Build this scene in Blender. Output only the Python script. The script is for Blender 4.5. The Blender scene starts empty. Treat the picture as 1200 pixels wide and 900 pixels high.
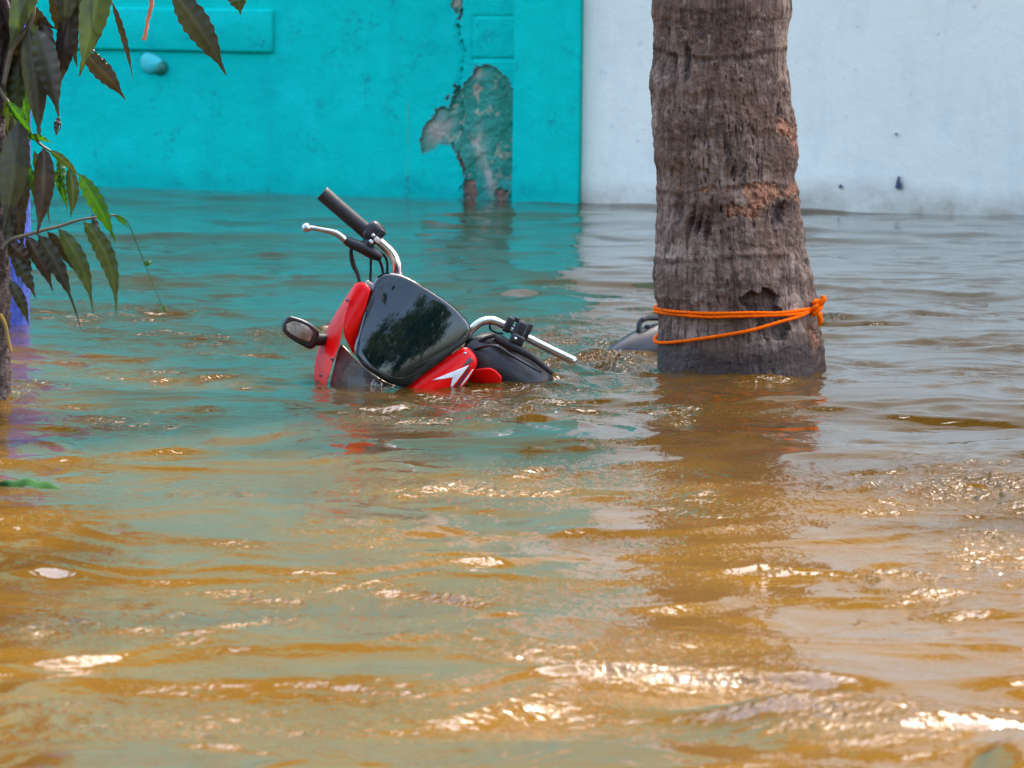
import bpy, bmesh, math, random
import numpy as np
from mathutils import Vector, Matrix

random.seed(7)
RNG = np.random.default_rng(11)
C = bpy.context.scene.collection
R = math.radians
SC = bpy.context.scene

# ------------------------------------------------------------------ camera
F = 7000.0                      # focal length in photograph pixels (1200 wide)
CAM_H = 1.0                     # metres above the flood water
PITCH = math.atan(566 / F)
ROLL = R(0.7)
FW = np.array([0, math.cos(PITCH), -math.sin(PITCH)])
_up = np.array([0, math.sin(PITCH), math.cos(PITCH)])
RT = np.array([math.cos(ROLL), 0, 0]) + math.sin(ROLL) * _up
UP = math.cos(ROLL) * _up - np.array([math.sin(ROLL), 0, 0])
cam_data = bpy.data.cameras.new('camera')
cam = bpy.data.objects.new('camera', cam_data)
C.objects.link(cam)
cam.location = (0, 0, CAM_H)
cam.rotation_euler = Matrix((RT, UP, -FW)).transposed().to_euler()
cam_data.sensor_width = 36
cam_data.lens = 36 * F / 1200
cam_data.clip_end = 500
cam_data.dof.use_dof = True
cam_data.dof.focus_distance = 12.2
cam_data.dof.aperture_fstop = 17
SC.camera = cam

# ------------------------------------------------------------------ light
SUN_EL, SUN_AZ = R(51), R(36)       # azimuth to the right of the view direction
world = bpy.data.worlds.new('World'); SC.world = world
world.use_nodes = True
wn = world.node_tree
bg = wn.nodes['Background']
sky = wn.nodes.new('ShaderNodeTexSky')
sky.sky_type = 'NISHITA'; sky.sun_disc = False
sky.sun_elevation = SUN_EL; sky.sun_rotation = SUN_AZ
sky.air_density = 1.0; sky.dust_density = 5.0; sky.ozone_density = 1.0
wn.links.new(sky.outputs[0], bg.inputs[0])
bg.inputs[1].default_value = 0.15
sun_data = bpy.data.lights.new('sun', 'SUN')
sun_data.energy = 2.6; sun_data.angle = R(1.5); sun_data.color = (1.0, 0.95, 0.87)
sun = bpy.data.objects.new('sun', sun_data); C.objects.link(sun)
sd = Vector((math.sin(SUN_AZ) * math.cos(SUN_EL), math.cos(SUN_AZ) * math.cos(SUN_EL), math.sin(SUN_EL)))
sun.rotation_euler = sd.to_track_quat('Z', 'Y').to_euler()
sun.location = sd * 30
SC.view_settings.view_transform = 'Standard'
SC.view_settings.look = 'None'
SC.view_settings.gamma = 1
SC.view_settings.exposure = 2.85
SC.cycles.max_bounces = 8
SC.cycles.use_denoising = True
SC.cycles.sample_clamp_indirect = 6
SC.cycles.caustics_reflective = False
SC.cycles.caustics_refractive = False

# ------------------------------------------------------------------ pixel <-> space
CAM = np.array([0, 0, CAM_H])
def ray(px, py): return FW + (px - 600) / F * RT + (450 - py) / F * UP
def D(px, py, y):                      # the point on a pixel's ray at world depth y
    d = ray(px, py); return CAM + d * (y / d[1])
def W(px, py, z=0.0):                  # where a pixel's ray meets the water
    d = ray(px, py); return CAM + d * ((z - CAM_H) / d[2])
def proj(P):                           # N x 3 -> px, py
    q = np.asarray(P) - CAM
    f = q @ FW
    return 600 + F * (q @ RT) / f, 450 - F * (q @ UP) / f

# ------------------------------------------------------------------ node helpers
def new_mat(name):
    m = bpy.data.materials.new(name); m.use_nodes = True
    nt = m.node_tree
    return m, nt, nt.nodes['Principled BSDF']
def nd(nt, typ, **kw):
    n = nt.nodes.new(typ)
    for k, v in kw.items():
        if k in ('operation', 'blend_type', 'data_type', 'attribute_name', 'noise_dimensions', 'feature', 'wave_type', 'bands_direction', 'interpolation_type'):
            setattr(n, k, v)
        else:
            n.inputs[k.replace('_', ' ')].default_value = v
    return n
def link(nt, a, b): nt.links.new(a, b)
def coords(nt, scale=(1, 1, 1)):
    t = nt.nodes.new('ShaderNodeTexCoord'); m = nt.nodes.new('ShaderNodeMapping')
    m.inputs['Scale'].default_value = scale
    link(nt, t.outputs['Object'], m.inputs['Vector']); return m.outputs[0]
def noise(nt, vec, scale, detail=4, rough=0.55, dist=0.0):
    n = nd(nt, 'ShaderNodeTexNoise', Scale=scale, Detail=detail, Roughness=rough, Distortion=dist)
    link(nt, vec, n.inputs['Vector']); return n.outputs['Fac']
def ramp(nt, fac, stops):
    n = nt.nodes.new('ShaderNodeValToRGB'); el = n.color_ramp.elements
    while len(el) < len(stops): el.new(0.5)
    for e, (p, c) in zip(el, stops):
        e.position = p
        e.color = (c, c, c, 1) if isinstance(c, (int, float)) else (*c, 1)
    link(nt, fac, n.inputs[0]); return n.outputs[0]
def mix(nt, fac, a, b, mode='MIX'):
    n = nt.nodes.new('ShaderNodeMix'); n.data_type = 'RGBA'; n.blend_type = mode
    for sock, v in ((n.inputs[0], fac), (n.inputs[6], a), (n.inputs[7], b)):
        if hasattr(v, 'is_linked'): link(nt, v, sock)
        elif isinstance(v, (int, float)): sock.default_value = v
        else: sock.default_value = (*v, 1)
    return n.outputs[2]
def math_n(nt, op, a, b=0.0):
    n = nt.nodes.new('ShaderNodeMath'); n.operation = op
    for s, v in ((n.inputs[0], a), (n.inputs[1], b)):
        if hasattr(v, 'is_linked'): link(nt, v, s)
        else: s.default_value = v
    return n.outputs[0]
def attr(nt, name):
    n = nt.nodes.new('ShaderNodeAttribute'); n.attribute_name = name; return n.outputs['Fac']
def bump(nt, h, strength, dist, prev=None):
    n = nd(nt, 'ShaderNodeBump', Strength=1.0, Distance=dist)
    if hasattr(strength, 'is_linked'): link(nt, strength, n.inputs['Strength'])
    else: n.inputs['Strength'].default_value = strength
    link(nt, h, n.inputs['Height'])
    if prev is not None: link(nt, prev, n.inputs['Normal'])
    return n.outputs[0]
def setin(nt, sock, v):
    if hasattr(v, 'is_linked'): link(nt, v, sock)
    elif isinstance(v, (int, float)): sock.default_value = v
    else: sock.default_value = (*v, 1)

# ------------------------------------------------------------------ object helpers
def put(o, parent=None, label=None, cat=None, group=None, kind=None):
    C.objects.link(o)
    if parent is not None: o.parent = parent
    if label: o['label'] = label
    if cat: o['category'] = cat
    if group: o['group'] = group
    if kind: o['kind'] = kind
    return o
def empty(name, loc, label, cat):
    o = bpy.data.objects.new(name, None); o.location = loc; o.empty_display_size = 0.1
    return put(o, None, label, cat)
def mesh_obj(name, verts, faces, mat, parent=None, smooth=True, attrs=None, **kw):
    verts = np.asarray(verts, float)
    if parent is not None: verts = verts - np.array(parent_loc(parent))
    me = bpy.data.meshes.new(name)
    me.from_pydata(verts.tolist(), [], [tuple(int(i) for i in f) for f in faces])
    if smooth: me.polygons.foreach_set('use_smooth', np.ones(len(me.polygons), bool))
    me.materials.append(mat)
    for k, v in (attrs or {}).items():
        a = me.attributes.new(k, 'FLOAT', 'POINT'); a.data.foreach_set('value', np.asarray(v, np.float32).ravel())
    me.update()
    return put(bpy.data.objects.new(name, me), parent, **kw)
def parent_loc(p):
    l = Vector((0, 0, 0))
    while p is not None:
        l += p.location; p = p.parent
    return l
def grid_fast(name, P, mat, attrs=None, **kw):      # P: rows x cols x 3, quads
    r, c = P.shape[:2]
    me = bpy.data.meshes.new(name)
    i = np.arange(r * c).reshape(r, c)
    q = np.stack([i[:-1, :-1], i[:-1, 1:], i[1:, 1:], i[1:, :-1]], -1).reshape(-1)
    nf = len(q) // 4
    me.vertices.add(r * c); me.vertices.foreach_set('co', P.reshape(-1).astype(np.float32))
    me.loops.add(nf * 4); me.loops.foreach_set('vertex_index', q.astype(np.int32))
    me.polygons.add(nf); me.polygons.foreach_set('loop_start', np.arange(0, nf * 4, 4, dtype=np.int32))
    me.polygons.foreach_set('use_smooth', np.ones(nf, bool))
    me.update(calc_edges=True)
    me.materials.append(mat)
    for k, v in (attrs or {}).items():
        a = me.attributes.new(k, 'FLOAT', 'POINT'); a.data.foreach_set('value', np.asarray(v, np.float32).ravel())
    return put(bpy.data.objects.new(name, me), **kw)
def catmull(pts, n):
    p = np.asarray(pts, float)
    if len(p) == 2:
        t = np.linspace(0, 1, n)[:, None]; return p[0] * (1 - t) + p[1] * t
    q = np.vstack([2 * p[0] - p[1], p, 2 * p[-1] - p[-2]])
    out = []
    for t in np.linspace(0, len(p) - 1 - 1e-9, n):
        k = int(t); u = t - k
        a, b, c, d = q[k:k + 4]
        out.append(0.5 * ((2 * b) + (-a + c) * u + (2 * a - 5 * b + 4 * c - d) * u * u + (-a + 3 * b - 3 * c + d) * u ** 3))
    return np.array(out)
def tube_geo(pts, rad, n=24, seg=12, flat=1.0, caps=True, twist=None):
    pts = np.asarray(pts, float)
    rad = np.atleast_1d(np.asarray(rad, float))
    if len(rad) == 1: rad = np.repeat(rad, len(pts))
    path = catmull(np.column_stack([pts, rad]), n)
    P, rr = path[:, :3], path[:, 3]
    T = np.gradient(P, axis=0); T /= np.linalg.norm(T, axis=1)[:, None] + 1e-12
    ref = np.array([0, 1.0, 0]) if abs(T[0][1]) < 0.9 else np.array([1.0, 0, 0])
    A = ref - T[0] * (ref @ T[0]); A /= np.linalg.norm(A)
    V = []; L = 0
    for i in range(n):
        A = A - T[i] * (A @ T[i]); A /= np.linalg.norm(A) + 1e-12
        B = np.cross(T[i], A)
        if i: L += np.linalg.norm(P[i] - P[i - 1])
        for j in range(seg):
            th = 2 * math.pi * j / seg
            r = rr[i]
            if twist: r = r * (1 + twist[1] * math.cos(3 * th + L * twist[0]))
            V.append(P[i] + r * (math.cos(th) * A * flat + math.sin(th) * B))
    fs = [(i * seg + j, i * seg + (j + 1) % seg, (i + 1) * seg + (j + 1) % seg, (i + 1) * seg + j) for i in range(n - 1) for j in range(seg)]
    if caps:
        fs.append(tuple(reversed(range(seg)))); fs.append(tuple(range((n - 1) * seg, n * seg)))
    return np.array(V), fs
def tube(name, pts, rad, mat, parent=None, n=24, seg=12, flat=1.0, twist=None, **kw):
    v, f = tube_geo(pts, rad, n, seg, flat, True, twist)
    return mesh_obj(name, v, f, mat, parent, **kw)
def join_geo(parts):
    V, Fs, o = [], [], 0
    for v, f in parts:
        V.append(np.asarray(v)); Fs += [tuple(i + o for i in q) for q in f]; o += len(v)
    return np.vstack(V), Fs
def box_geo(c, ax, ay, az, size, bev=0.15, segs=2):
    bm = bmesh.new(); bmesh.ops.create_cube(bm, size=1)
    for v in bm.verts: v.co = Vector((v.co.x * size[0], v.co.y * size[1], v.co.z * size[2]))
    if bev: bmesh.ops.bevel(bm, geom=list(bm.edges), offset=bev * min(size), segments=segs, affect='EDGES', profile=0.5)
    M = np.array([ax, ay, az], float)
    bm.verts.index_update()
    v = np.array([np.array(x.co) @ M + np.asarray(c) for x in bm.verts])
    f = [tuple(x.index for x in q.verts) for q in bm.faces]
    bm.free(); return v, f
def fft_field(n, L, spec, seed):
    g = np.random.default_rng(seed)
    k = np.fft.fftfreq(n, L / n) * 2 * math.pi
    kx, ky = np.meshgrid(k, k)
    kk = np.hypot(kx, ky) + 1e-9
    a = spec(kx, ky, kk)
    h = np.fft.ifft2(a * np.exp(2j * math.pi * g.random((n, n)))).real
    return h / (h.std() + 1e-12)
def sample(field, L, x, y):                             # smooth (cubic B-spline) lookup in a tiling field
    n = field.shape[0]
    u = (x / L * n) % n; v = (y / L * n) % n
    i = np.floor(u).astype(np.int32); j = np.floor(v).astype(np.int32)
    def wts(t): return ((1 - t) ** 3 / 6, (3 * t ** 3 - 6 * t * t + 4) / 6, (-3 * t ** 3 + 3 * t * t + 3 * t + 1) / 6, t ** 3 / 6)
    wu, wv = wts(u - i), wts(v - j)
    out = 0.0
    for b in range(4):
        row = ((j + b - 1) % n) * n
        for a in range(4): out = out + field.ravel()[row + (i + a - 1) % n] * (wu[a] * wv[b])
    return out
def band(lam0, lam1, wdir=None, spread=1.0, p=2.0):     # band of wavelengths around a travel direction
    def f(kx, ky, kk):
        lam = 2 * math.pi / kk
        a = np.where((lam > lam0) & (lam < lam1), kk ** -p, 0.0)
        if wdir is not None:
            th = np.arctan2(ky, kx) - wdir
            a = a * (0.12 + np.abs(np.cos(th)) ** spread)
        return a
    return f
def inpoly(x, y, poly):
    poly = np.asarray(poly, float); ins = np.zeros(x.shape, bool)
    j = len(poly) - 1
    for i in range(len(poly)):
        xi, yi = poly[i]; xj, yj = poly[j]
        c = ((yi > y) != (yj > y)) & (x < (xj - xi) * (y - yi) / (yj - yi + 1e-12) + xi)
        ins ^= c; j = i
    return ins
def blob(px, py, cx, cy, rx, ry, rot=0):
    c, s = math.cos(R(rot)), math.sin(R(rot))
    dx, dy = px - cx, py - cy
    return np.exp(-(((dx * c + dy * s) / rx) ** 2 + ((-dx * s + dy * c) / ry) ** 2))

NOI = fft_field(1024, 1.0, lambda kx, ky, kk: kk ** -1.6 * (kk > 6), 3)       # broad cloud noise, tile 1
FIB = fft_field(1024, 1.0, lambda kx, ky, kk: np.exp(-(ky / 150) ** 2) * np.exp(-(kx / 1500) ** 2) * (np.abs(kx) > 120), 5)  # upright fibres

# ------------------------------------------------------------------ materials
def mat_water():
    m, nt, b = new_mat('muddy_water')
    v = coords(nt)
    n1 = noise(nt, v, 1.7, 5, 0.6, 0.6)
    col = ramp(nt, n1, [(0.3, (0.062, 0.0295, 0.0034)), (0.7, (0.076, 0.0385, 0.0052))])
    setin(nt, b.inputs['Base Color'], col)
    b.inputs['Roughness'].default_value = 0.03
    b.inputs['IOR'].default_value = 1.333
    rf = attr(nt, 'riffle')
    v2 = coords(nt, (1.0, 0.75, 1.0))
    n2 = noise(nt, v2, 26, 3, 0.5, 0.4)
    n3 = noise(nt, v2, 75, 2, 0.5, 0.2)
    b1 = bump(nt, n2, math_n(nt, 'MULTIPLY_ADD', rf, 0.9), 0.017)
    b1.node.inputs['Strength'].links[0].from_node.inputs[2].default_value = 0.015
    b2 = bump(nt, n3, math_n(nt, 'MULTIPLY', rf, 1.1), 0.012, b1)
    link(nt, b2, b.inputs['Normal'])
    return m
def mat_teal():
    m, nt, b = new_mat('teal_limewash')
    v = coords(nt); vs = coords(nt, (1, 1, 0.35))
    n1 = noise(nt, v, 3.2, 6, 0.6); n2 = noise(nt, vs, 38, 4, 0.6); n3 = noise(nt, v, 9, 5, 0.7)
    base = ramp(nt, n1, [(0.3, (0.001, 0.45, 0.40)), (0.72, (0.002, 0.55, 0.46))])
    base = mix(nt, ramp(nt, n2, [(0.62, 0.0), (0.72, 0.35)]), base, (0.004, 0.36, 0.37))
    dirt = math_n(nt, 'MULTIPLY', ramp(nt, n3, [(0.53, 0.0), (0.66, 1.0)]), ramp(nt, noise(nt, v, 60, 3, 0.6), [(0.46, 0.0), (0.64, 0.7)]))
    base = mix(nt, dirt, base, (0.01, 0.16, 0.19))
    base = mix(nt, ramp(nt, noise(nt, coords(nt, (1, 1, 0.18)), 16, 5, 0.65, 0.3), [(0.54, 0.0), (0.72, 0.30)]), base, (0.006, 0.33, 0.34))
    base = mix(nt, ramp(nt, noise(nt, v, 5.5, 5, 0.7, 0.5), [(0.52, 0.0), (0.70, 0.35)]), base, (0.010, 0.62, 0.60))
    ch = attr(nt, 'chip'); mud = attr(nt, 'mud')
    g1 = noise(nt, v, 14, 5, 0.65, 0.5); g2 = noise(nt, v, 21, 5, 0.65, 0.8)
    old = ramp(nt, g1, [(0.35, (0.020, 0.19, 0.13)), (0.62, (0.055, 0.30, 0.23))])
    old = mix(nt, ramp(nt, g2, [(0.57, 0.0), (0.63, 0.85)]), old, (0.40, 0.32, 0.23))
    old = mix(nt, mud, old, (0.44, 0.36, 0.30))
    brk = attr(nt, 'brick')
    old = mix(nt, brk, old, (0.30, 0.115, 0.07))
    col = mix(nt, ch, base, old)
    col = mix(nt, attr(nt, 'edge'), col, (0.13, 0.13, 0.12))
    col = mix(nt, math_n(nt, 'MULTIPLY', attr(nt, 'damp'), ramp(nt, n3, [(0.35, 0.12), (0.6, 0.38)])), col, (0.004, 0.22, 0.22))
    setin(nt, b.inputs['Base Color'], col)
    b.inputs['Roughness'].default_value = 0.85
    b.inputs['Specular IOR Level'].default_value = 0.06
    h = bump(nt, noise(nt, v, 11, 6, 0.6), 0.6, 0.012)
    h = bump(nt, noise(nt, v, 130, 4, 0.6), 0.5, 0.002, h)
    link(nt, h, b.inputs['Normal'])
    return m
def mat_white():
    m, nt, b = new_mat('white_limewash')
    v = coords(nt)
    n1 = noise(nt, v, 2.4, 6, 0.6)
    base = ramp(nt, n1, [(0.3, (0.74, 0.75, 0.65)), (0.7, (0.81, 0.81, 0.70))])
    sp = noise(nt, v, 34, 2, 0.5)
    base = mix(nt, ramp(nt, sp, [(0.70, 0.0), (0.75, 0.35)]), base, (0.35, 0.36, 0.38))
    base = mix(nt, math_n(nt, 'MULTIPLY', attr(nt, 'damp'), ramp(nt, noise(nt, v, 7, 5, 0.7), [(0.35, 0.3), (0.65, 0.95)])), base, (0.40, 0.35, 0.27))
    base = mix(nt, ramp(nt, noise(nt, coords(nt, (1, 1, 0.3)), 9, 6, 0.7, 0.4), [(0.5, 0.0), (0.75, 0.35)]), base, (0.52, 0.55, 0.56))
    setin(nt, b.inputs['Base Color'], base)
    b.inputs['Roughness'].default_value = 0.8
    b.inputs['Specular IOR Level'].default_value = 0.2
    h = bump(nt, noise(nt, v, 9, 6, 0.6), 0.5, 0.012)
    h = bump(nt, noise(nt, v, 110, 4, 0.6), 0.4, 0.002, h)
    link(nt, h, b.inputs['Normal'])
    return m
def mat_bark():
    m, nt, b = new_mat('palm_bark')
    v = coords(nt, (1, 1, 0.12)); vi = coords(nt)
    f1 = noise(nt, v, 95, 5, 0.65, 0.3); c1 = noise(nt, vi, 6, 7, 0.68, 0.5); c2 = noise(nt, vi, 48, 5, 0.7)
    base = ramp(nt, c1, [(0.30, (0.060, 0.037, 0.028)), (0.48, (0.125, 0.090, 0.072)), (0.68, (0.33, 0.285, 0.25))])
    base = mix(nt, ramp(nt, f1, [(0.36, 0.9), (0.58, 0.0)]), base, (0.030, 0.020, 0.017))
    base = mix(nt, ramp(nt, c2, [(0.55, 0.0), (0.72, 0.6)]), base, (0.34, 0.30, 0.265))
    base = mix(nt, ramp(nt, noise(nt, vi, 5, 4, 0.6), [(0.5, 0.0), (0.7, 0.45)]), base, (0.125, 0.075, 0.045))
    sc = ramp(nt, noise(nt, coords(nt, (1, 1, 0.35)), 120, 4, 0.7), [(0.35, (0.075, 0.030, 0.020)), (0.65, (0.36, 0.20, 0.125))])
    base = mix(nt, attr(nt, 'scar'), base, sc)
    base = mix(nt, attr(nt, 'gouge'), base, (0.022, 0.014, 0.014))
    base = mix(nt, math_n(nt, 'MULTIPLY', attr(nt, 'wet'), 0.9), base, (0.026, 0.014, 0.012))
    base = mix(nt, 1.0, base, (1.12, 0.93, 0.78), 'MULTIPLY')
    setin(nt, b.inputs['Base Color'], base)
    setin(nt, b.inputs['Roughness'], ramp(nt, attr(nt, 'wet'), [(0.3, 0.85), (0.95, 0.48)]))
    b.inputs['Specular IOR Level'].default_value = 0.35
    h = bump(nt, f1, 0.6, 0.005)
    h = bump(nt, c2, 0.7, 0.004, h)
    link(nt, h, b.inputs['Normal'])
    return m
def simple(name, col, rough=0.5, metal=0.0, coat=0.0, nscale=0, var=0.15, bumpd=0.0, dirt=0.0):
    m, nt, b = new_mat(name)
    v = coords(nt)
    c = np.array(col)
    n = noise(nt, v, nscale or 20, 4, 0.6)
    setin(nt, b.inputs['Base Color'], ramp(nt, n, [(0.3, tuple(c * (1 - var))), (0.7, tuple(np.minimum(c * (1 + var), 1)))]))
    if dirt:
        d = ramp(nt, noise(nt, v, 28, 5, 0.7, 0.4), [(0.5, 0.0), (0.7, dirt)])
        src = b.inputs['Base Color'].links[0].from_socket
        setin(nt, b.inputs['Base Color'], mix(nt, d, src, (0.20, 0.13, 0.07)))
        setin(nt, b.inputs['Roughness'], math_n(nt, 'MULTIPLY_ADD', d, 0.6))
        b.inputs['Roughness'].links[0].from_node.inputs[2].default_value = rough
    else: b.inputs['Roughness'].default_value = rough
    b.inputs['Metallic'].default_value = metal
    b.inputs['Coat Weight'].default_value = coat
    b.inputs['Coat Roughness'].default_value = 0.05
    if bumpd: link(nt, bump(nt, noise(nt, v, (nscale or 20) * 4, 4, 0.6), 0.8, bumpd), b.inputs['Normal'])
    return m
def mat_leaf(name, c0, c1, trans=0.35):
    m, nt, b = new_mat(name)
    v = coords(nt)
    n = noise(nt, v, 24, 4, 0.65)
    col = ramp(nt, n, [(0.3, c0), (0.7, c1)])
    col = mix(nt, attr(nt, 'rib'), col, tuple(np.array(c1) * 1.6))
    setin(nt, b.inputs['Base Color'], col)
    b.inputs['Roughness'].default_value = 0.40
    b.inputs['Specular IOR Level'].default_value = 0.26
    link(nt, bump(nt, noise(nt, v, 90, 3, 0.6), 0.35, 0.002), b.inputs['Normal'])
    t = nt.nodes.new('ShaderNodeBsdfTranslucent'); setin(nt, t.inputs['Color'], mix(nt, 1.0, col, (1.6, 1.9, 0.7), 'MULTIPLY'))
    mx = nt.nodes.new('ShaderNodeMixShader'); mx.inputs[0].default_value = trans
    link(nt, b.outputs[0], mx.inputs[1]); link(nt, t.outputs[0], mx.inputs[2])
    link(nt, mx.outputs[0], nt.nodes['Material Output'].inputs['Surface'])
    return m
M_WATER, M_TEAL, M_WHITE, M_BARK = mat_water(), mat_teal(), mat_white(), mat_bark()
M_GROUND = simple('silt', (0.16, 0.11, 0.06), 0.9, nscale=3)
M_RED = simple('red_paint', (0.74, 0.0012, 0.001), 0.25, coat=0.06, nscale=9, var=0.06, dirt=0.06)
M_RED.node_tree.nodes['Principled BSDF'].inputs['Specular IOR Level'].default_value = 0.2
M_BLACKG = simple('smoked_visor', (0.003, 0.010, 0.009), 0.05, coat=0.3, nscale=12, dirt=0.07)
M_RUBBER = simple('black_rubber', (0.010, 0.007, 0.008), 0.6, nscale=60, bumpd=0.001, dirt=0.1)
M_PLASTIC = simple('black_plastic', (0.009, 0.008, 0.010), 0.42, nscale=30, dirt=0.18)
M_CHROME = simple('chrome', (0.72, 0.72, 0.74), 0.12, 1.0, nscale=30, var=0.08, dirt=0.15)
M_ALU = simple('dull_metal', (0.50, 0.50, 0.53), 0.30, 1.0, nscale=40, var=0.15, dirt=0.2)
M_WHITEP = simple('white_decal', (0.75, 0.75, 0.75), 0.3, coat=0.4)
M_BLACKP = simple('black_decal', (0.02, 0.02, 0.025), 0.3, coat=0.4)
M_BEIGE = simple('beige_switch', (0.55, 0.47, 0.38), 0.4)
M_ROPE = simple('orange_rope', (1.0, 0.13, 0.0005), 0.7, nscale=120, var=0.2, bumpd=0.002)
M_ROPE.node_tree.nodes['Principled BSDF'].inputs['Specular IOR Level'].default_value = 0.08
M_BLUE = simple('blue_paint', (0.068, 0.115, 0.50), 0.75, nscale=70, var=0.6, bumpd=0.012)
M_TREEBARK = simple('rough_bark', (0.036, 0.021, 0.017), 0.9, nscale=26, var=0.5, bumpd=0.012)
M_TWIG = simple('twig', (0.10, 0.085, 0.05), 0.7, nscale=40, var=0.3)
M_SEAT = simple('wet_seat', (0.010, 0.011, 0.015), 0.42, nscale=30, coat=0.05)
M_STEEL = simple('dark_frame', (0.03, 0.03, 0.03), 0.5)
M_SILVER = simple('reflector', (0.30, 0.26, 0.22), 0.22, 1.0, nscale=14, var=0.45, dirt=0.6)
M_LAMPDIRT = simple('silty_lens_back', (0.10, 0.085, 0.07), 0.5, nscale=40, var=0.4)
M_STRING = simple('dried_orange_stem', (0.50, 0.15, 0.06), 0.7, nscale=60, var=0.3)
M_LEAFD = mat_leaf('leaf_dark', (0.020, 0.022, 0.013), (0.042, 0.042, 0.026), 0.12)
M_LEAFM = mat_leaf('leaf_mid', (0.028, 0.042, 0.012), (0.055, 0.072, 0.026), 0.15)
M_LEAFG = mat_leaf('leaf_green', (0.018, 0.065, 0.005), (0.038, 0.10, 0.010), 0.28)
M_LEAFB = mat_leaf('leaf_brown', (0.026, 0.018, 0.012), (0.048, 0.034, 0.024), 0.10)
def mat_lens(name, tint, rough=0.06):
    m, nt, b = new_mat(name)
    setin(nt, b.inputs['Base Color'], ramp(nt, noise(nt, coords(nt), 30, 4), [(0.4, tint), (0.7, tuple(np.array(tint) * 0.8))]))
    b.inputs['Roughness'].default_value = rough
    b.inputs['Coat Weight'].default_value = 0.6
    t = nt.nodes.new('ShaderNodeBsdfTransparent'); t.inputs[0].default_value = (0.85, 0.83, 0.80, 1)
    mx = nt.nodes.new('ShaderNodeMixShader'); mx.inputs[0].default_value = 0.72
    link(nt, b.outputs[0], mx.inputs[1]); link(nt, t.outputs[0], mx.inputs[2])
    link(nt, mx.outputs[0], nt.nodes['Material Output'].inputs['Surface'])
    return m
M_LENS = mat_lens('headlamp_lens', (0.20, 0.19, 0.18))
M_AMBER = mat_lens('indicator_lens', (0.62, 0.56, 0.46), 0.10)

# ------------------------------------------------------------------ ground under the flood
GZ = -0.72
mesh_obj('ground', [(-150, -150, GZ), (150, -150, GZ), (150, 150, GZ), (-150, 150, GZ)], [(0, 1, 2, 3)], M_GROUND, kind='structure')

# ------------------------------------------------------------------ walls
P1, P2 = W(110, 221), W(1200, 249)
WT = np.array([P2[0] - P1[0], P2[1] - P1[1], 0]); WT /= np.linalg.norm(WT)
WN = np.array([WT[1], -WT[0], 0])                       # towards the camera
WO = P1 + WT * ((0 - P1[0]) / WT[0])
def wp(px, py, off=0.0):
    d = ray(px, py); t = ((WO + WN * off - CAM) @ WN) / (d @ WN); return CAM + d * t
def ws(px, off=0.0):                                    # along-wall coordinate of a pixel column near the water
    return (wp(px, 150, off) - WO) @ WT
def wall_pt(s, z, off): return WO + WT * s + WN * off + np.array([0, 0, z])
WALL_TOP = 5.2
def damp_of(z, s): return np.clip(1 - (z - 0.02 - 0.018 * sample(NOI, 1.3, s, z * 0)) / 0.07, 0, 1)
def wall_block(name, s0, s1, off, mat, parent, step=0.05, thick=0.22, top=WALL_TOP):
    ss = np.linspace(s0, s1, max(2, int((s1 - s0) / step)))
    zz = np.concatenate([[GZ], np.linspace(-0.06, 0.2, 14), np.linspace(0.26, top, 24)])
    S, Z = np.meshgrid(ss, zz)
    und = 0.003 * sample(NOI, 2.3, S, Z)
    und *= np.clip(np.minimum(S - s0, s1 - S) / 0.6, 0, 1)
    P = WO + S[..., None] * WT + (off + und)[..., None] * WN + Z[..., None] * np.array([0, 0, 1.0])
    r, c = S.shape
    V = P.reshape(-1, 3); i = np.arange(r * c).reshape(r, c)
    Fs = np.stack([i[:-1, :-1], i[:-1, 1:], i[1:, 1:], i[1:, :-1]], -1).reshape(-1, 4).tolist()
    back = V - WN * thick; n = len(V); nb_ = 0
    bnd = list(i[0, :]) + list(i[1:, -1]) + list(i[-1, -2::-1]) + list(i[-2:0:-1, 0])
    nb_ = len(bnd); V2 = np.vstack([V, V[bnd], back[bnd]])
    for k in range(len(bnd)):
        k1 = (k + 1) % nb_
        Fs.append((n + k1, n + k, n + nb_ + k, n + nb_ + k1))
    Zs = np.concatenate([Z.ravel(), Z.ravel()[bnd], Z.ravel()[bnd]]); Ss = np.concatenate([S.ravel(), S.ravel()[bnd], S.ravel()[bnd]])
    o = mesh_obj(name, V2, Fs, mat, parent, smooth=True, attrs={'damp': damp_of(Zs, Ss)})
    for p in o.data.polygons: p.use_smooth = len(p.vertices) == 4 and p.index < (r - 1) * (c - 1)
    return o
SA, SB, SC2, SD = ws(478), ws(541, 0.02), ws(606, 0.03), ws(676.5, 0.10)
teal = empty('teal_wall', tuple(WO + WT * -2), 'bright teal limewashed masonry wall with a pilaster and peeling plaster', 'wall')
wall_block('wall_face', -15, SA, 0.0, M_TEAL, teal)
wall_block('pilaster', SC2, SD, 0.085, M_TEAL, teal, 0.03, 0.30)
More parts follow.
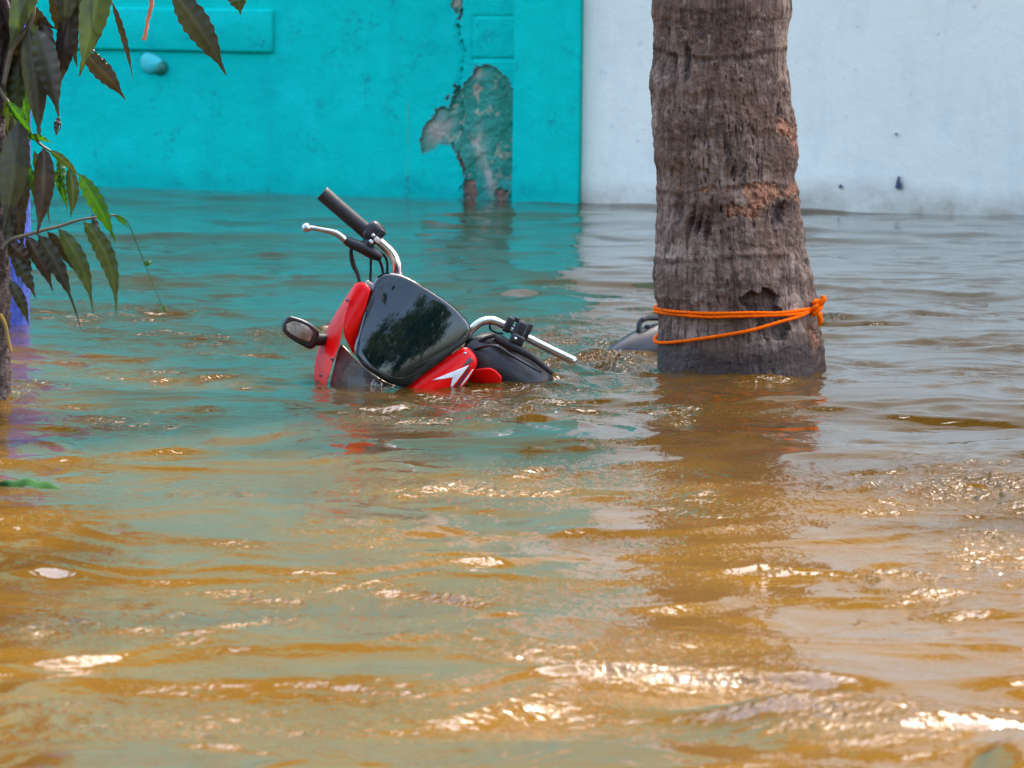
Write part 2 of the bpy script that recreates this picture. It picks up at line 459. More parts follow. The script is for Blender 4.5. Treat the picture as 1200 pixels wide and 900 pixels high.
# the broken plaster bay: a dense skin with the lost plaster really set back
ss = np.linspace(SA, SC2, 300)
zz = np.concatenate([[GZ, -0.4], np.linspace(-0.08, 0.72, 420), [0.9, 1.3, WALL_TOP]])
S, Z = np.meshgrid(ss, zz)
BASE = WO + S[..., None] * WT + Z[..., None] * np.array([0, 0, 1.0])
px, py = proj(BASE.reshape(-1, 3)); px = px.reshape(S.shape); py = py.reshape(S.shape)
jx = px + 3.0 * sample(NOI, 0.21, S, Z) + 1.2 * sample(NOI, 0.05, S, Z)
jy = py + 3.0 * sample(NOI, 0.23, S + .4, Z) + 1.2 * sample(NOI, 0.05, S + .3, Z)
POLY_A = [(556, 78), (572, 76), (588, 82), (600, 96), (606, 108), (609, 140), (609, 260), (541, 260), (545, 225), (540, 190), (534, 176), (538, 150), (538, 116), (546, 103), (553, 92)]
POLY_B = [(540, 106), (533, 116), (525, 126), (511, 128), (500, 142), (493, 156), (493, 172), (500, 175), (515, 173), (532, 170), (541, 176)]
POLY_C = [(524, -5), (538, -5), (542, 18), (540, 30), (536, 16), (527, 6)]
POLY_D = [(541, 120), (544, 120), (546, 180), (541, 180)]
colm = 1 / (1 + np.exp(-(jx - 541) / 0.7))             # the column stands 2 cm proud of the wall face
chip = (inpoly(jx, jy, POLY_A) | inpoly(jx, jy, POLY_B) | inpoly(jx, jy, POLY_C)).astype(float)
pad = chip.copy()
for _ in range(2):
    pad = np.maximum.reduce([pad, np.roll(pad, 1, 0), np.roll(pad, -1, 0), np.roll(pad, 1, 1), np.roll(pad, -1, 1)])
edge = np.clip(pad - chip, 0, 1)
brick = np.clip(blob(jx, jy, 549, 222, 7, 14) * 1.6 + blob(jx, jy, 590, 228, 9, 8) + blob(jx, jy, 541, 190, 3, 9), 0, 1)
brick = (brick > 0.45) * 1.0
mud = np.clip(blob(jx, jy, 511, 152, 16, 16) + blob(jx, jy, 574, 205, 5, 26, -8) + blob(jx, jy, 558, 83, 7, 10) + 0.8 * blob(jx, jy, 560, 170, 6, 20), 0, 1)
rough_in = 0.0025 * sample(NOI, 0.12, S, Z)
off = 0.022 * colm - chip * (0.014 + rough_in) - 0.006 * brick * chip + 0.003 * sample(NOI, 1.9, S, Z) * (1 - chip) * np.clip((S - SA) / 0.1, 0, 1)
gro = (np.exp(-((px - 556) / 2.0) ** 2) * ((py > 18) & (py < 70)) * 0.5 + np.exp(-((py - 69) / 2.0) ** 2) * (px > 554) + np.exp(-((py - 19) / 1.8) ** 2) * (px > 558) * 0.6)
off = off - 0.006 * gro * (1 - chip)
off = off - 0.010 * np.exp(-((jx - 541) / 1.5) ** 2) * (py < 110)
Pb = BASE + off[..., None] * WN
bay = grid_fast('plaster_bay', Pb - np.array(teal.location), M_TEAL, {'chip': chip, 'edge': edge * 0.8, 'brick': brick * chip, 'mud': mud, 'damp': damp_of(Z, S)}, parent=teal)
bay['label'] = 'peeling plaster bay showing old green paint and brick'
# raised panel high on the wall
a0, a1 = ws(58), (wp(321, 40) - WO) @ WT
zt, zb = wp(200, 9)[2], wp(200, 60)[2]
def slab(name, s0, s1, z0, z1, o0, o1, mat, parent, bev=0.008):
    c = wall_pt((s0 + s1) / 2, (z0 + z1) / 2, (o0 + o1) / 2)
    v, f = box_geo(c, WT, WN, np.array([0, 0, 1.0]), (s1 - s0, o1 - o0, z1 - z0), 0.3, 3)
    return mesh_obj(name, v, f, mat, parent)
slab('raised_panel', a0, a1, zb, zt, -0.02, 0.016, M_TEAL, teal)
slab('coping', -15.05, SD + 0.02, WALL_TOP + 0.002, WALL_TOP + 0.08, -0.27, 0.13, M_TEAL, teal)
# white wall
white = empty('white_wall', tuple(WO + WT * 2), 'pale white limewashed masonry wall beside the palm trunk', 'wall')
SW0 = SD + 0.002
wall_block('wall_face', SW0, 15, 0.045, M_WHITE, white)
slab('coping', SD + 0.024, 15.05, WALL_TOP + 0.002, WALL_TOP + 0.08, -0.27, 0.08, M_WHITE, white)
M_SPOT = simple('slate_chip', (0.045, 0.055, 0.10), 0.7)
def chip_mark(px_, py_, w, h):
    pts = [(-.2, -.9), (.15, -1), (.3, -.2), (.9, .3), (.7, .9), (-.1, 1), (-.9, .7), (-.6, 0)]
    fr = [wp(px_ + a * w, py_ + b * h, 0.057) for a, b in pts]; bk = [wp(px_ + a * w, py_ + b * h, 0.035) for a, b in pts]
    n = len(pts)
    mesh_obj('paint_chip', fr + bk, [tuple(range(n))] + [(i, n + i, n + (i + 1) % n, (i + 1) % n) for i in range(n)], M_SPOT, white, smooth=False)
chip_mark(1053, 214, 4.5, 8); chip_mark(985, 218, 2.5, 2.2); chip_mark(1050, 157, 1.3, 1.5)
# knob-like lump under the panel
kc = wp(178, 74, 0.0)
def dome(name, c, rx, rz, depth, mat, parent=None, rot=0.0, **kw):
    V, Fs = [], []; n, mrings = 28, 8
    for i in range(mrings):
        a = i / mrings * math.pi / 2
        for j in range(n):
            th = 2 * math.pi * j / n
            u, v = rx * math.cos(a) * math.cos(th), rz * math.cos(a) * math.sin(th)
            u, v = u * math.cos(rot) - v * math.sin(rot), u * math.sin(rot) + v * math.cos(rot)
            k = 1 + 0.06 * math.sin(3 * th + 1)
            V.append(c + WT * u * k + np.array([0, 0, v * k]) + WN * (depth * math.sin(a)))
    V.append(c + WN * depth)
    for i in range(mrings - 1):
        for j in range(n): Fs.append((i * n + j, i * n + (j + 1) % n, (i + 1) * n + (j + 1) % n, (i + 1) * n + j))
    for j in range(n): Fs.append(((mrings - 1) * n + j, (mrings - 1) * n + (j + 1) % n, len(V) - 1))
    return mesh_obj(name, V, Fs, mat, parent, **kw)
M_KNOB = simple('pale_teal_plastic', (0.03, 0.50, 0.50), 0.5, nscale=25)
M_KNOBG = simple('dark_green_side', (0.01, 0.17, 0.12), 0.6, nscale=30)  # darker green for the lump's lower right lobe
knob = empty('wall_lump', tuple(kc), 'small pale teal rounded lump fixed under the raised panel of the teal wall', 'lamp')
dome('lump_dome', kc, 0.046, 0.036, 0.02, M_KNOB, knob, -0.3)
dome('lump_lobe', wp(190, 80, -0.002), 0.020, 0.026, 0.03, M_KNOBG, knob, -0.5)

# ------------------------------------------------------------------ palm trunk
PT = W(868, 441)
outl_l = [(0, 766), (60, 765.5), (85, 762), (103, 760), (120, 763), (140, 765), (190, 769), (250, 769), (320, 767), (340, 768), (360, 771), (440, 770), (520, 766)]
outl_r = [(0, 924), (60, 922), (90, 923), (125, 926), (145, 930), (165, 931), (205, 932), (225, 937), (245, 938), (285, 941), (320, 948), (350, 953), (375, 961), (395, 965), (437, 968), (520, 978)]
RC = 0.165
PY = PT[1] + RC                                            # depth of the trunk's axis
def lr(py_):
    l = np.interp(py_, *zip(*outl_l)); r = np.interp(py_, *zip(*outl_r)); return l, r
def z_of(py_): return D(868, py_, PY)[2]
zs = np.concatenate([np.linspace(GZ, -0.09, 10), np.linspace(-0.08, 0.78, 520), np.linspace(0.80, 8.2, 120)])
pyt = np.array([z_of(p) for p in range(-20, 560, 4)]); pys = np.arange(-20, 560, 4)
PYZ = np.interp(zs, pyt[::-1], pys[::-1].astype(float))
L_, R_ = lr(np.clip(PYZ, 0, 515))
XL = np.array([D(a, p, PY)[0] for a, p in zip(L_, PYZ)]); XR = np.array([D(a, p, PY)[0] for a, p in zip(R_, PYZ)])
cx = (XL + XR) / 2; rad = (XR - XL) / 2
up = zs > 0.79
cx[up] = cx[~up][-1] - 0.018 * (zs[up] - 0.79) - 0.03 * np.maximum(zs[up] - 2, 0) ** 1.3 * 0.5
rad[up] = rad[~up][-1] * (1 - 0.055 * (zs[up] - 0.79)) + 0.004 * np.sin(zs[up] * 28)
rad[zs < -0.05] *= 1.05
NA = 460
th = np.linspace(0, 2 * math.pi, NA, endpoint=False)
TH, ZZ = np.meshgrid(th, zs)
arc = TH / (2 * math.pi)
X = cx[:, None] + rad[:, None] * np.sin(TH); Y = PY - rad[:, None] * np.cos(TH)
P0 = np.stack([X, Y, ZZ], -1)
px, py = proj(P0.reshape(-1, 3)); px = px.reshape(X.shape); py = py.reshape(X.shape)
front = np.clip(np.cos(TH) * 3, 0, 1)
jx = px + 2.2 * sample(NOI, 0.2, TH * .16, ZZ); jy = py + 3.0 * sample(NOI, 0.14, TH * .16 + .4, ZZ)
gouge = np.zeros_like(X); scar = np.zeros_like(X)
for (a, b_, rx, ry, rot, g) in [(803, 72, 5, 20, 4, 1), (787, 84, 4, 18, -8, .7), (917, 137, 3.5, 14, 4, .9), (858, 203, 3, 11, 4, .8), (811, 255, 5, 15, 14, 1), (822, 262, 4, 12, 22, 1), (832, 270, 4, 14, 20, .9),
                             (921, 252, 10, 10, 0, 1.1), (926, 243, 8, 5, 0, .6), (908, 262, 4, 8, 0, .5), (833, 112, 4, 12, 0, .35), (833, 140, 3, 10, 0, .3), (879, 150, 5, 5, 0, .4), (888, 427, 3, 7, 0, .5), (795, 250, 4, 20, 10, .5)]:
    gouge = np.maximum(gouge, g * blob(jx, jy, a, b_, rx, ry, rot))
NOTCH = [(868, 345), (880, 336), (890, 345), (893, 331), (902, 333), (914, 345), (912, 358), (924, 366), (930, 392), (915, 398), (900, 393), (893, 398), (888, 375), (872, 362)]
notch = inpoly(jx, jy, NOTCH).astype(float)
gouge = np.maximum(gouge, 0.62 * notch)
for (a, b_, rx, ry, g) in [(893, 228, 22, 13, 1.3), (868, 247, 22, 5, 1.1), (915, 232, 24, 9, .8), (935, 225, 8, 16, .7), (920, 152, 6, 14, 1.1), (929, 165, 4, 25, 1), (845, 228, 60, 9, .46), (900, 238, 40, 8, .55), (953, 398, 5, 16, .9), (960, 420, 8, 22, .6), (795, 235, 20, 12, .3)]:
    scar = np.maximum(scar, g * blob(jx, jy, a, b_, rx, ry))
scar = np.clip((scar - 0.35 + 0.12 * sample(NOI, 0.06, TH * .16, ZZ)) * 4, 0, 1) * front
gouge = np.clip(gouge * front, 0, 1.1)
FW_ = sample(FIB, 0.55, TH * 0.165, ZZ)
crack = np.clip((-FW_ - 1.55) * 2.0, 0, 1) * np.clip(0.5 + 0.8 * sample(NOI, 0.6, TH * .16, ZZ), 0, 1)
rings = np.zeros_like(X)
for pr in (2, 58, 155, 218, 300, 352):
    wob = 4 * np.sin(TH * 2 + pr) + 3 * sample(NOI, 0.5, TH * .16, ZZ * 0 + pr)
    rings += np.exp(-((py - pr - wob) / 3.0) ** 2) - 0.9 * np.exp(-((py - pr - 7 - wob) / 4.0) ** 2)
rings[ZZ > 0.80] = 0
dr = (1 - 0.6 * np.clip((py - 395) / 20, 0, 1) * (ZZ < 0.3)) * (0.0032 * sample(NOI, 0.30, TH * .16, ZZ) + 0.0012 * sample(NOI, 0.08, TH * .16, ZZ) + 0.0004 * FW_ + 0.0014 * rings - 0.007 * crack
      - 0.017 * gouge - 0.004 * scar + 0.0022 * scar * sample(NOI, 0.04, TH * .16, ZZ) - 0.006 * notch)
wet = np.clip((py - 400 - 10 * sample(NOI, 0.35, TH * .16, ZZ * .3)) / 18, 0, 1)
wet = np.where(ZZ < 0.03, 1, wet) * (ZZ < 0.3)
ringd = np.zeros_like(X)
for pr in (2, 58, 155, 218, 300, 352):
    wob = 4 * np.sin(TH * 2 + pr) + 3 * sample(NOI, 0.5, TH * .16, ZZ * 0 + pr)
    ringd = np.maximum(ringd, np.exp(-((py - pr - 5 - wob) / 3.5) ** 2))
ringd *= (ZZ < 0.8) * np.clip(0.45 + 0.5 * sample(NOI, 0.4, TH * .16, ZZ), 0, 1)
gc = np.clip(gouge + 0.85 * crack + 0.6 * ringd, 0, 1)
RR = rad[:, None] + dr
P = np.stack([cx[:, None] + RR * np.sin(TH), PY - RR * np.cos(TH), ZZ], -1)
def trunk_point(theta, z, off):
    r_ = np.interp(z, zs, rad) + off; c_ = np.interp(z, zs, cx)
    return np.array([c_ + r_ * math.sin(theta), PY - r_ * math.cos(theta), z])
palm = empty('palm_tree', (cx[10], PY, GZ), 'thick grey brown palm trunk with scarred bark standing in the flood', 'tree')
def wrapgrid(name, P, mat, parent, attrs):
    P = np.concatenate([P, P[:, :1]], 1)
    at = {k: np.concatenate([v, v[:, :1]], 1) for k, v in attrs.items()}
    return grid_fast(name, P - np.array(parent.location), mat, at, parent=parent)
wrapgrid('trunk', P, M_BARK, palm, {'gouge': gc, 'scar': scar, 'wet': wet})
top = np.array([cx[-1], PY, zs[-1]])
M_FROND = mat_leaf('palm_frond', (0.035, 0.075, 0.015), (0.07, 0.12, 0.03), 0.3)
for k in range(15):
    a = k * 2.399; el = 0.95 - 0.1 * k
    d = np.array([math.cos(a), math.sin(a), 0])
    pts = [top + d * (math.cos(el) * t) + np.array([0, 0, math.sin(el) * t - 0.16 * t * t]) for t in (0, 0.7, 1.4, 2.1, 2.8)]
    parts = [tube_geo(pts, [0.03, 0.022, 0.016, 0.01, 0.004], 14, 5)]
    path = catmull(pts, 44); side = np.cross(d, [0, 0, 1.0])
    for i in range(6, 44):
        ln = 0.62 * math.sin(math.pi * (i / 44) ** 0.8) + 0.1
        for sg in (-1, 1):
            b0 = path[i]; tip = b0 + side * sg * ln * 0.8 + d * ln * 0.5 - np.array([0, 0, 0.28 * ln])
            mid = (b0 + tip) / 2 + np.array([0, 0, 0.03]); w_ = d * 0.016
            parts.append((np.array([b0 - w_ * .5, b0 + w_ * .5, mid + w_, mid - w_, tip]), [(0, 1, 2, 3), (3, 2, 4)]))
    v, f = join_geo(parts)
    mesh_obj('frond', v, f, M_FROND, palm)

# ------------------------------------------------------------------ orange rope round the palm
def z_at(py_, a=None):
    c_ = math.sin(1.15) if a is None else (a - 870) / 92
    return D(868, py_, PY - 0.163 * math.sqrt(max(0.02, 1 - c_ * c_)))[2]
knot = trunk_point(R(66), z_at(361), 0.012)
rope = empty('rope', tuple(knot), 'bright orange rope tied twice round the palm trunk with a knot', 'rope')
def theta_of(px_, z):
    c_, r_ = np.interp(z, zs, cx), np.interp(z, zs, rad)
    x = D(px_, 380, PY - r_ * 0.7)[0]; return math.asin(max(-1, min(1, (x - c_) / (r_ + 0.004))))
def strand(name, pix, rr, tw=520):
    pts = []
    for (a, b_) in pix:
        z = z_at(b_, a); pts.append(trunk_point(theta_of(a, z), z, rr * 0.8))
    return pts
def wrap_back(z0, z1, t0, t1, n=14, rr=0.006):
    out = []
    for k in range(1, n):
        t = k / n; out.append(trunk_point(t0 + (t1 - t0) * t, z0 + (z1 - z0) * t, rr))
    return out
up_px = [(771, 363), (790, 365), (820, 367), (850, 367), (880, 366), (910, 366), (935, 363), (952, 361)]
lo_px = [(772, 402), (790, 401), (820, 397), (850, 392), (880, 386), (910, 377), (935, 370), (952, 363)]
bk1 = wrap_back(z_at(363, 771), z_at(360), -R(82), -R(290), 16)
tube('strand', list(reversed(strand('', up_px, 0.006))) + bk1, 0.0035, M_ROPE, rope, 260, 10, twist=(430, 0.28))
up2 = [(772, 366.5), (800, 369.5), (830, 371.5), (860, 370.5), (890, 369.5), (920, 368), (940, 366), (953, 362)]
tube('strand', list(reversed(strand('', up2, 0.006))) + wrap_back(z_at(367, 771), z_at(362), -R(82), -R(290), 16), 0.0032, M_ROPE, rope, 260, 10, twist=(430, 0.28))
tube('strand', list(reversed(strand('', lo_px, 0.006))) + wrap_back(z_at(402, 771), z_at(366), -R(82), -R(290), 16), 0.0036, M_ROPE, rope, 260, 10, twist=(430, 0.28))
kp = [knot + np.array(q) for q in [(-.012, -.008, -.004), (0, -.016, .006), (.012, -.006, .012), (.008, .010, .002), (-.006, .008, -.006), (-.004, -.012, -.010), (.008, -.014, .002), (.012, .004, .010), (.002, .008, .018), (-.004, -.006, .014)]]
tube('knot', kp, 0.0048, M_ROPE, rope, 90, 10, twist=(520, 0.15))
tube('tail', [knot, knot + [.008, -.012, .012], knot + [.016, -.012, .022], knot + [.014, -.012, .030]], [0.005, 0.006, 0.007, 0.004], M_ROPE, rope, 20, 8)
tube('tail', [knot, knot + [.007, -.016, -.010], knot + [.010, -.014, -.024], knot + [.008, -.012, -.034]], [0.005, 0.006, 0.006, 0.003], M_ROPE, rope, 20, 8)

# ------------------------------------------------------------------ motorcycle
YB = W(470, 455)[1] + 0.07
def B(px_, py_, w=0.0): return D(px_, py_, YB - w)
bike = empty('motorcycle', tuple(W(520, 455) * [1, 1, 0] + [0, 0.1, GZ]), 'red and black motorcycle sunk to its headlamp, leaning in the flood', 'motorcycle')
def quad(cx_, cy_, w0, gx, gy, axis, c1, c2):          # depth field: plane plus two curvatures, per 100 px
    a = R(axis); ca, sa = math.cos(a), math.sin(a)
    def f(x, y):
        dx, dy = (x - cx_) / 100, (y - cy_) / 100
        u, v = dx * ca + dy * sa, -dx * sa + dy * ca
        return w0 + gx * dx + gy * dy - c1 * u * u - c2 * v * v
    return f
def panel(name, outline, wf, mat, parent, thick=0.012, lift=0.0, n=72, rings=9, sharp=False, **kw):
    o = np.asarray(outline, float)
    if not sharp:
        o = catmull(np.vstack([o, o[:1]]), n + 1)[:-1]
    else:
        seg = []
        for k in range(len(o)):
            for t in np.linspace(0, 1, 6)[:-1]: seg.append(o[k] * (1 - t) + o[(k + 1) % len(o)] * t)
        o = np.array(seg)
    n = len(o); c = o.mean(0); V = []; Fs = []
    for i in range(rings):
        s = 1 - i / rings
        e = 0.12 * thick * max(0, 1 - (1 - s) * rings / 1.5) if i == 0 else 0
        for q in o:
            x, y = c + (q - c) * s
            V.append(B(x, y, wf(x, y) + lift - e))
    V.append(B(c[0], c[1], wf(*c) + lift)); ci = len(V) - 1
    for i in range(rings - 1):
        for j in range(n): Fs.append((i * n + j, i * n + (j + 1) % n, (i + 1) * n + (j + 1) % n, (i + 1) * n + j))
    for j in range(n): Fs.append(((rings - 1) * n + j, (rings - 1) * n + (j + 1) % n, ci))
    b0 = len(V)
    for q in o:
        x, y = c + (q - c) * 0.985; V.append(B(x, y, wf(x, y) + lift - thick))
    V.append(B(c[0], c[1], wf(*c) + lift - thick))
    for j in range(n):
        Fs.append(((j + 1) % n, j, b0 + j, b0 + (j + 1) % n)); Fs.append((b0 + (j + 1) % n, b0 + j, len(V) - 1))
    return mesh_obj(name, V, Fs, mat, parent, **kw)
def loft(name, Lp, Rp, wl, wr, bul, mat, parent, thick=0.015, n=40, mcols=14, **kw):
    Lq = catmull(np.column_stack([Lp, wl]), n); Rq = catmull(np.column_stack([Rp, wr]), n)
    V = []; Fs = []
    for side in (0, 1):
        for i in range(n):
            for j in range(mcols):
                s = j / (mcols - 1)
                q = Lq[i] * (1 - s) + Rq[i] * s
                V.append(B(q[0], q[1], q[2] + bul * math.sin(math.pi * s) ** 0.8 - side * thick))
    N = n * mcols; ix = lambda i, j, k: k * N + i * mcols + j
    for i in range(n - 1):
        for j in range(mcols - 1):
            Fs.append((ix(i, j, 0), ix(i + 1, j, 0), ix(i + 1, j + 1, 0), ix(i, j + 1, 0)))
            Fs.append((ix(i, j, 1), ix(i, j + 1, 1), ix(i + 1, j + 1, 1), ix(i + 1, j, 1)))
        for j, fl in ((0, 0), (mcols - 1, 1)):
            q = (ix(i, j, 0), ix(i, j, 1), ix(i + 1, j, 1), ix(i + 1, j, 0)); Fs.append(q if not fl else q[::-1])
    for j in range(mcols - 1):
        for i in (0, n - 1): Fs.append((ix(i, j, 0), ix(i, j + 1, 0), ix(i, j + 1, 1), ix(i, j, 1)))
    return mesh_obj(name, V, Fs, mat, parent, **kw)

AX = 33                                     # tilt of the handlebar in the picture
vis_w = quad(485, 388, 0.055, -0.01, 0.034, AX, 0.060, 0.022)
VISOR = [(449, 320), (458, 320), (472, 323), (497, 336), (526, 355), (541, 369), (549, 379), (552, 387), (546, 401), (533, 411), (512, 426), (495, 439), (482, 450), (472, 453), (458, 450), (445, 443), (430, 431), (419, 420), (415, 410), (420, 390), (427, 362), (434, 340), (441, 326)]
panel('visor', VISOR, vis_w, M_BLACKG, bike, 0.010, 0.0, 96, 14)
panel('cowl', [(x + (485 - x) * 0.10, y + (385 - y) * 0.10) for x, y in VISOR], lambda x, y: vis_w(x, y) - 0.03, M_PLASTIC, bike, 0.05)
# left wing: outer blade and inner face
fw = loft('fairing_wing', [(416, 332), (404, 350), (391, 371), (379, 394), (371, 416), (368, 436), (368, 458), (372, 500)], [(421, 334), (411, 348), (404, 366), (401, 385), (398, 404), (390, 426), (385, 442), (383, 462), (384, 500)],
     [-.05, -.07, -.09, -.10, -.10, -.10, -.10, -.10], [-.01, 0, .012, .02, .026, .028, .03, .03, .03], 0.012, M_RED, bike, 0.012)
panel('wing_face', [(417, 332), (424, 330.5), (431, 335), (433.5, 341), (428, 362), (421, 390), (415.5, 414), (409, 405), (402, 388), (403, 368), (410, 347)], quad(417, 370, 0.030, 0.02, 0.02, AX, 0.30, 0.02), M_RED, fw, 0.02)
# right wing
rw_w = quad(522, 440, 0.040, -0.05, 0.02, -37, 0.03, 0.35)
RW = [(474, 457), (485, 447), (500, 436), (520, 421), (535, 411), (542, 407), (549, 408), (556, 415), (559, 423), (557, 432), (548, 446), (540, 458), (528, 480), (508, 496), (484, 480)]
wing = panel('fairing_wing', RW, rw_w, M_RED, bike, 0.03)
panel('decal', [(505, 446), (527, 437), (549.5, 428), (543, 437), (529.5, 454), (528, 453), (538, 438.5), (525, 442)], rw_w, M_WHITEP, wing, 0.001, 0.0015, sharp=True)
panel('decal', [(542.5, 429), (547, 423), (551, 418.5), (555, 422), (549, 427)], rw_w, M_BLACKP, wing, 0.001, 0.0012, sharp=True)
panel('decal', [(551, 428.5), (553.5, 426.5), (546, 440), (537, 453), (532, 455), (541, 443)], rw_w, M_BLACKP, wing, 0.001, 0.0012, sharp=True)
panel('decal', [(553.5, 433), (555, 432.5), (548, 444), (542, 451), (539, 453), (546, 443)], rw_w, M_WHITEP, wing, 0.001, 0.0015, sharp=True)
for bp in ((389, 421), (407, 352), (376, 440)):
    tube('screw', [B(*bp, .018), B(*bp, .040)], 0.0032, M_BLACKP, fw, 3, 10)
tube('screw', [B(545, 414, .036), B(545, 414, .046)], 0.003, M_ALU, wing, 3, 10)
tube('visor_seam', [B(424, 424, vis_w(424, 424) + .001), B(446, 437, vis_w(446, 437) + .001), B(474, 443, vis_w(474, 443) + .001), B(505, 424, vis_w(505, 424) + .001), B(545, 394, vis_w(545, 394) + .001)], 0.0013, M_PLASTIC, bike, 40, 6)
# headlamp
hl_w = quad(432, 450, 0.050, 0.03, 0.02, AX, 0.10, 0.10)
HL = [(400, 403), (407, 409), (416, 419), (428, 431), (446, 444), (464, 452), (480, 460), (470, 490), (440, 505), (405, 500), (386, 480), (386, 455), (391, 432), (396, 412)]
lamp = panel('headlamp', HL, lambda x, y: hl_w(x, y) - 0.045 - 0.03 * math.exp(-((x - 436) ** 2 + (y - 455) ** 2) / 900), M_SILVER, bike, 0.03)
panel('lens', HL, hl_w, M_LENS, lamp, 0.003)
panel('bulb', [(433, 448), (438, 444), (446, 444), (450, 450), (448, 457), (438, 459), (432, 456)], lambda x, y: hl_w(x, y) - 0.012 - ((x - 441) ** 2 + (y - 451) ** 2) / 9000, M_CHROME, lamp, 0.02)
# turn indicator on the left
ind = panel('turn_indicator', [(331, 378), (337, 371), (344, 371), (360, 377), (372, 386), (374, 394), (371, 404), (364, 409), (352, 404), (338, 395), (331, 387)], lambda x, y: -0.045 - 0.00001 * (x - 350) ** 2, M_PLASTIC, bike, 0.035)
panel('lens', [(334, 380), (338, 375), (345, 376), (358, 381), (367, 389), (368, 396), (364, 403), (353, 398), (341, 391), (335, 386)], lambda x, y: -0.036 - 0.00004 * ((x - 351) ** 2 + 2 * (y - 389) ** 2), M_AMBER, ind, 0.003)
panel('reflector', [(335, 380), (345, 377), (358, 382), (366, 390), (363, 401), (350, 396), (337, 387)], lambda x, y: -0.042 - 0.00002 * ((x - 351) ** 2), M_SILVER, ind, 0.002)
tube('stalk', [B(366, 398, -.06), B(374, 398, -.065), B(386, 398, -.075)], [0.011, 0.013, 0.012], M_RUBBER, ind, 10)
# handlebar
LB = [B(505, 372, -.07), B(480, 350, -.07), B(467, 325, -.065), B(464.5, 309, -.06), B(459, 297, -.06), B(449, 287, -.06), B(438, 278, -.06), B(405, 250, -.06), B(380, 229, -.06)]
bar = tube('handlebar', LB, 0.0105, M_CHROME, bike, 90, 16)
tube('grip', [B(434, 274.5, -.06), B(420, 263, -.06), B(395, 241.5, -.06), B(377.5, 226, -.06)], [0.0165, 0.0158, 0.0158, 0.0162], M_RUBBER, bike, 40, 18)
tube('grip_flange', [B(437, 277, -.06), B(432, 273, -.06)], 0.0195, M_RUBBER, bike, 3, 18)
bd = np.array(B(438, 278, -.06)) - np.array(B(380, 229, -.06)); bd /= np.linalg.norm(bd)
bz = np.array([0, -1.0, 0]); bz = bz - bd * (bz @ bd); bz /= np.linalg.norm(bz); by = np.cross(bz, bd)
def blk(name, c, size, mat, parent, ax=bd, ay=by, az=bz, bev=0.25):
    v, f = box_geo(c, ax, ay, az, size, bev, 3); return mesh_obj(name, v, f, mat, parent)
sw = blk('switch_housing', B(438, 272, -.055), (0.040, 0.044, 0.040), M_PLASTIC, bike, bev=0.35)
blk('switch_cap', B(446.5, 274.5, -.045), (0.014, 0.022, 0.030), M_PLASTIC, sw)
blk('button', B(435, 283, -.030), (0.010, 0.007, 0.010), M_WHITEP, sw, bev=0.4)
blk('button', B(442.5, 281.5, -.028), (0.015, 0.011, 0.010), M_BEIGE, sw, bev=0.3)
blk('button', B(437.5, 276, -.030), (0.008, 0.008, 0.008), M_ALU, sw, bev=0.4)
# brake lever with its perch
lev = tube('brake_lever', [B(404, 281, -.035), B(396, 274.5, -.03), B(388, 271.5, -.028), B(376, 269, -.026), B(362, 266.8, -.025)], [0.0075, 0.0068, 0.006, 0.0055, 0.005], M_ALU, bike, 30, 12)
dv = np.array(B(359, 266.8, -.025))
V, Fs = tube_geo([dv + np.array([q, 0, 0]) for q in (-.0095, -.008, -.004, 0, .004, .008, .0095)], [0.001, .0055, .0090, .0098, .0090, .0055, .001], 14, 14)
mesh_obj('lever_ball', V, Fs, M_ALU, lev)
tube('lever_perch', [B(399, 277, -.038), B(410, 284, -.04), B(424, 290, -.04), B(438, 297, -.045), B(446, 302, -.05)], [0.006, 0.0105, 0.0125, 0.0135, 0.009], M_PLASTIC, lev, 24, 14)
tube('perch_clamp', [B(424, 291, -.04), B(433, 283, -.05), B(438, 279, -.055)], [0.011, 0.012, 0.013], M_PLASTIC, lev, 12)
for nm, pts, r_ in [('cable', [B(412, 288, -.05), B(411.5, 298, -.055), B(414, 310, -.06), B(419, 321, -.06), B(422, 334, -.06)], [.0035, .0042, .0052, .0042, .003]),
                    ('cable', [B(434.5, 298, -.055), B(434.5, 312, -.065), B(434, 326, -.07), B(434, 338, -.07)], [.003, .0026, .0028, .0028]),
                    ('cable', [B(443, 302, -.06), B(447, 311, -.07), B(450, 325, -.075)], [.003, .003, .003]),
                    ('cable', [B(446, 296, -.06), B(452, 302, -.07), B(454, 312, -.075), B(453, 326, -.08)], [.0025, .0028, .0028, .0028])]:
    tube(nm, pts, r_, M_RUBBER, bike, 24, 8)
blk('cable_bracket', B(432, 333, -.06), (0.016, 0.012, 0.010), M_BEIGE, bike)
# the other half of the handlebar, its grip gone
RBp = [B(530, 402, -.07), B(545, 396, -.07), B(553, 386.5, -.07), B(563, 378, -.07), B(575, 375.5, -.07), B(588, 379.5, -.07), B(603, 388, -.07), B(620, 397, -.07), B(646, 410, -.07), B(674, 423.5, -.07)]
tube('handlebar', RBp, 0.0092, M_CHROME, bike, 90, 16)
e1, e0 = np.array(RBp[-1]), np.array(RBp[-2]); rd = (e1 - e0) / np.linalg.norm(e1 - e0)
tube('mouth_shade_disc', [e1 - rd * 0.001, e1 + rd * 0.0012], 0.0066, M_BLACKP, bike, 2, 14)  # black disc paints the shade inside the open bar end
rz = np.array([0, -1.0, 0]); rz = rz - rd * (rz @ rd); rz /= np.linalg.norm(rz); ry = np.cross(rz, rd)
cl = blk('switch_clamp', B(608, 388, -.062), (0.022, 0.046, 0.034), M_PLASTIC, bike, rd, ry, rz)
blk('clamp_lug', B(596, 380, -.062), (0.016, 0.034, 0.030), M_PLASTIC, cl, rd, ry, rz)
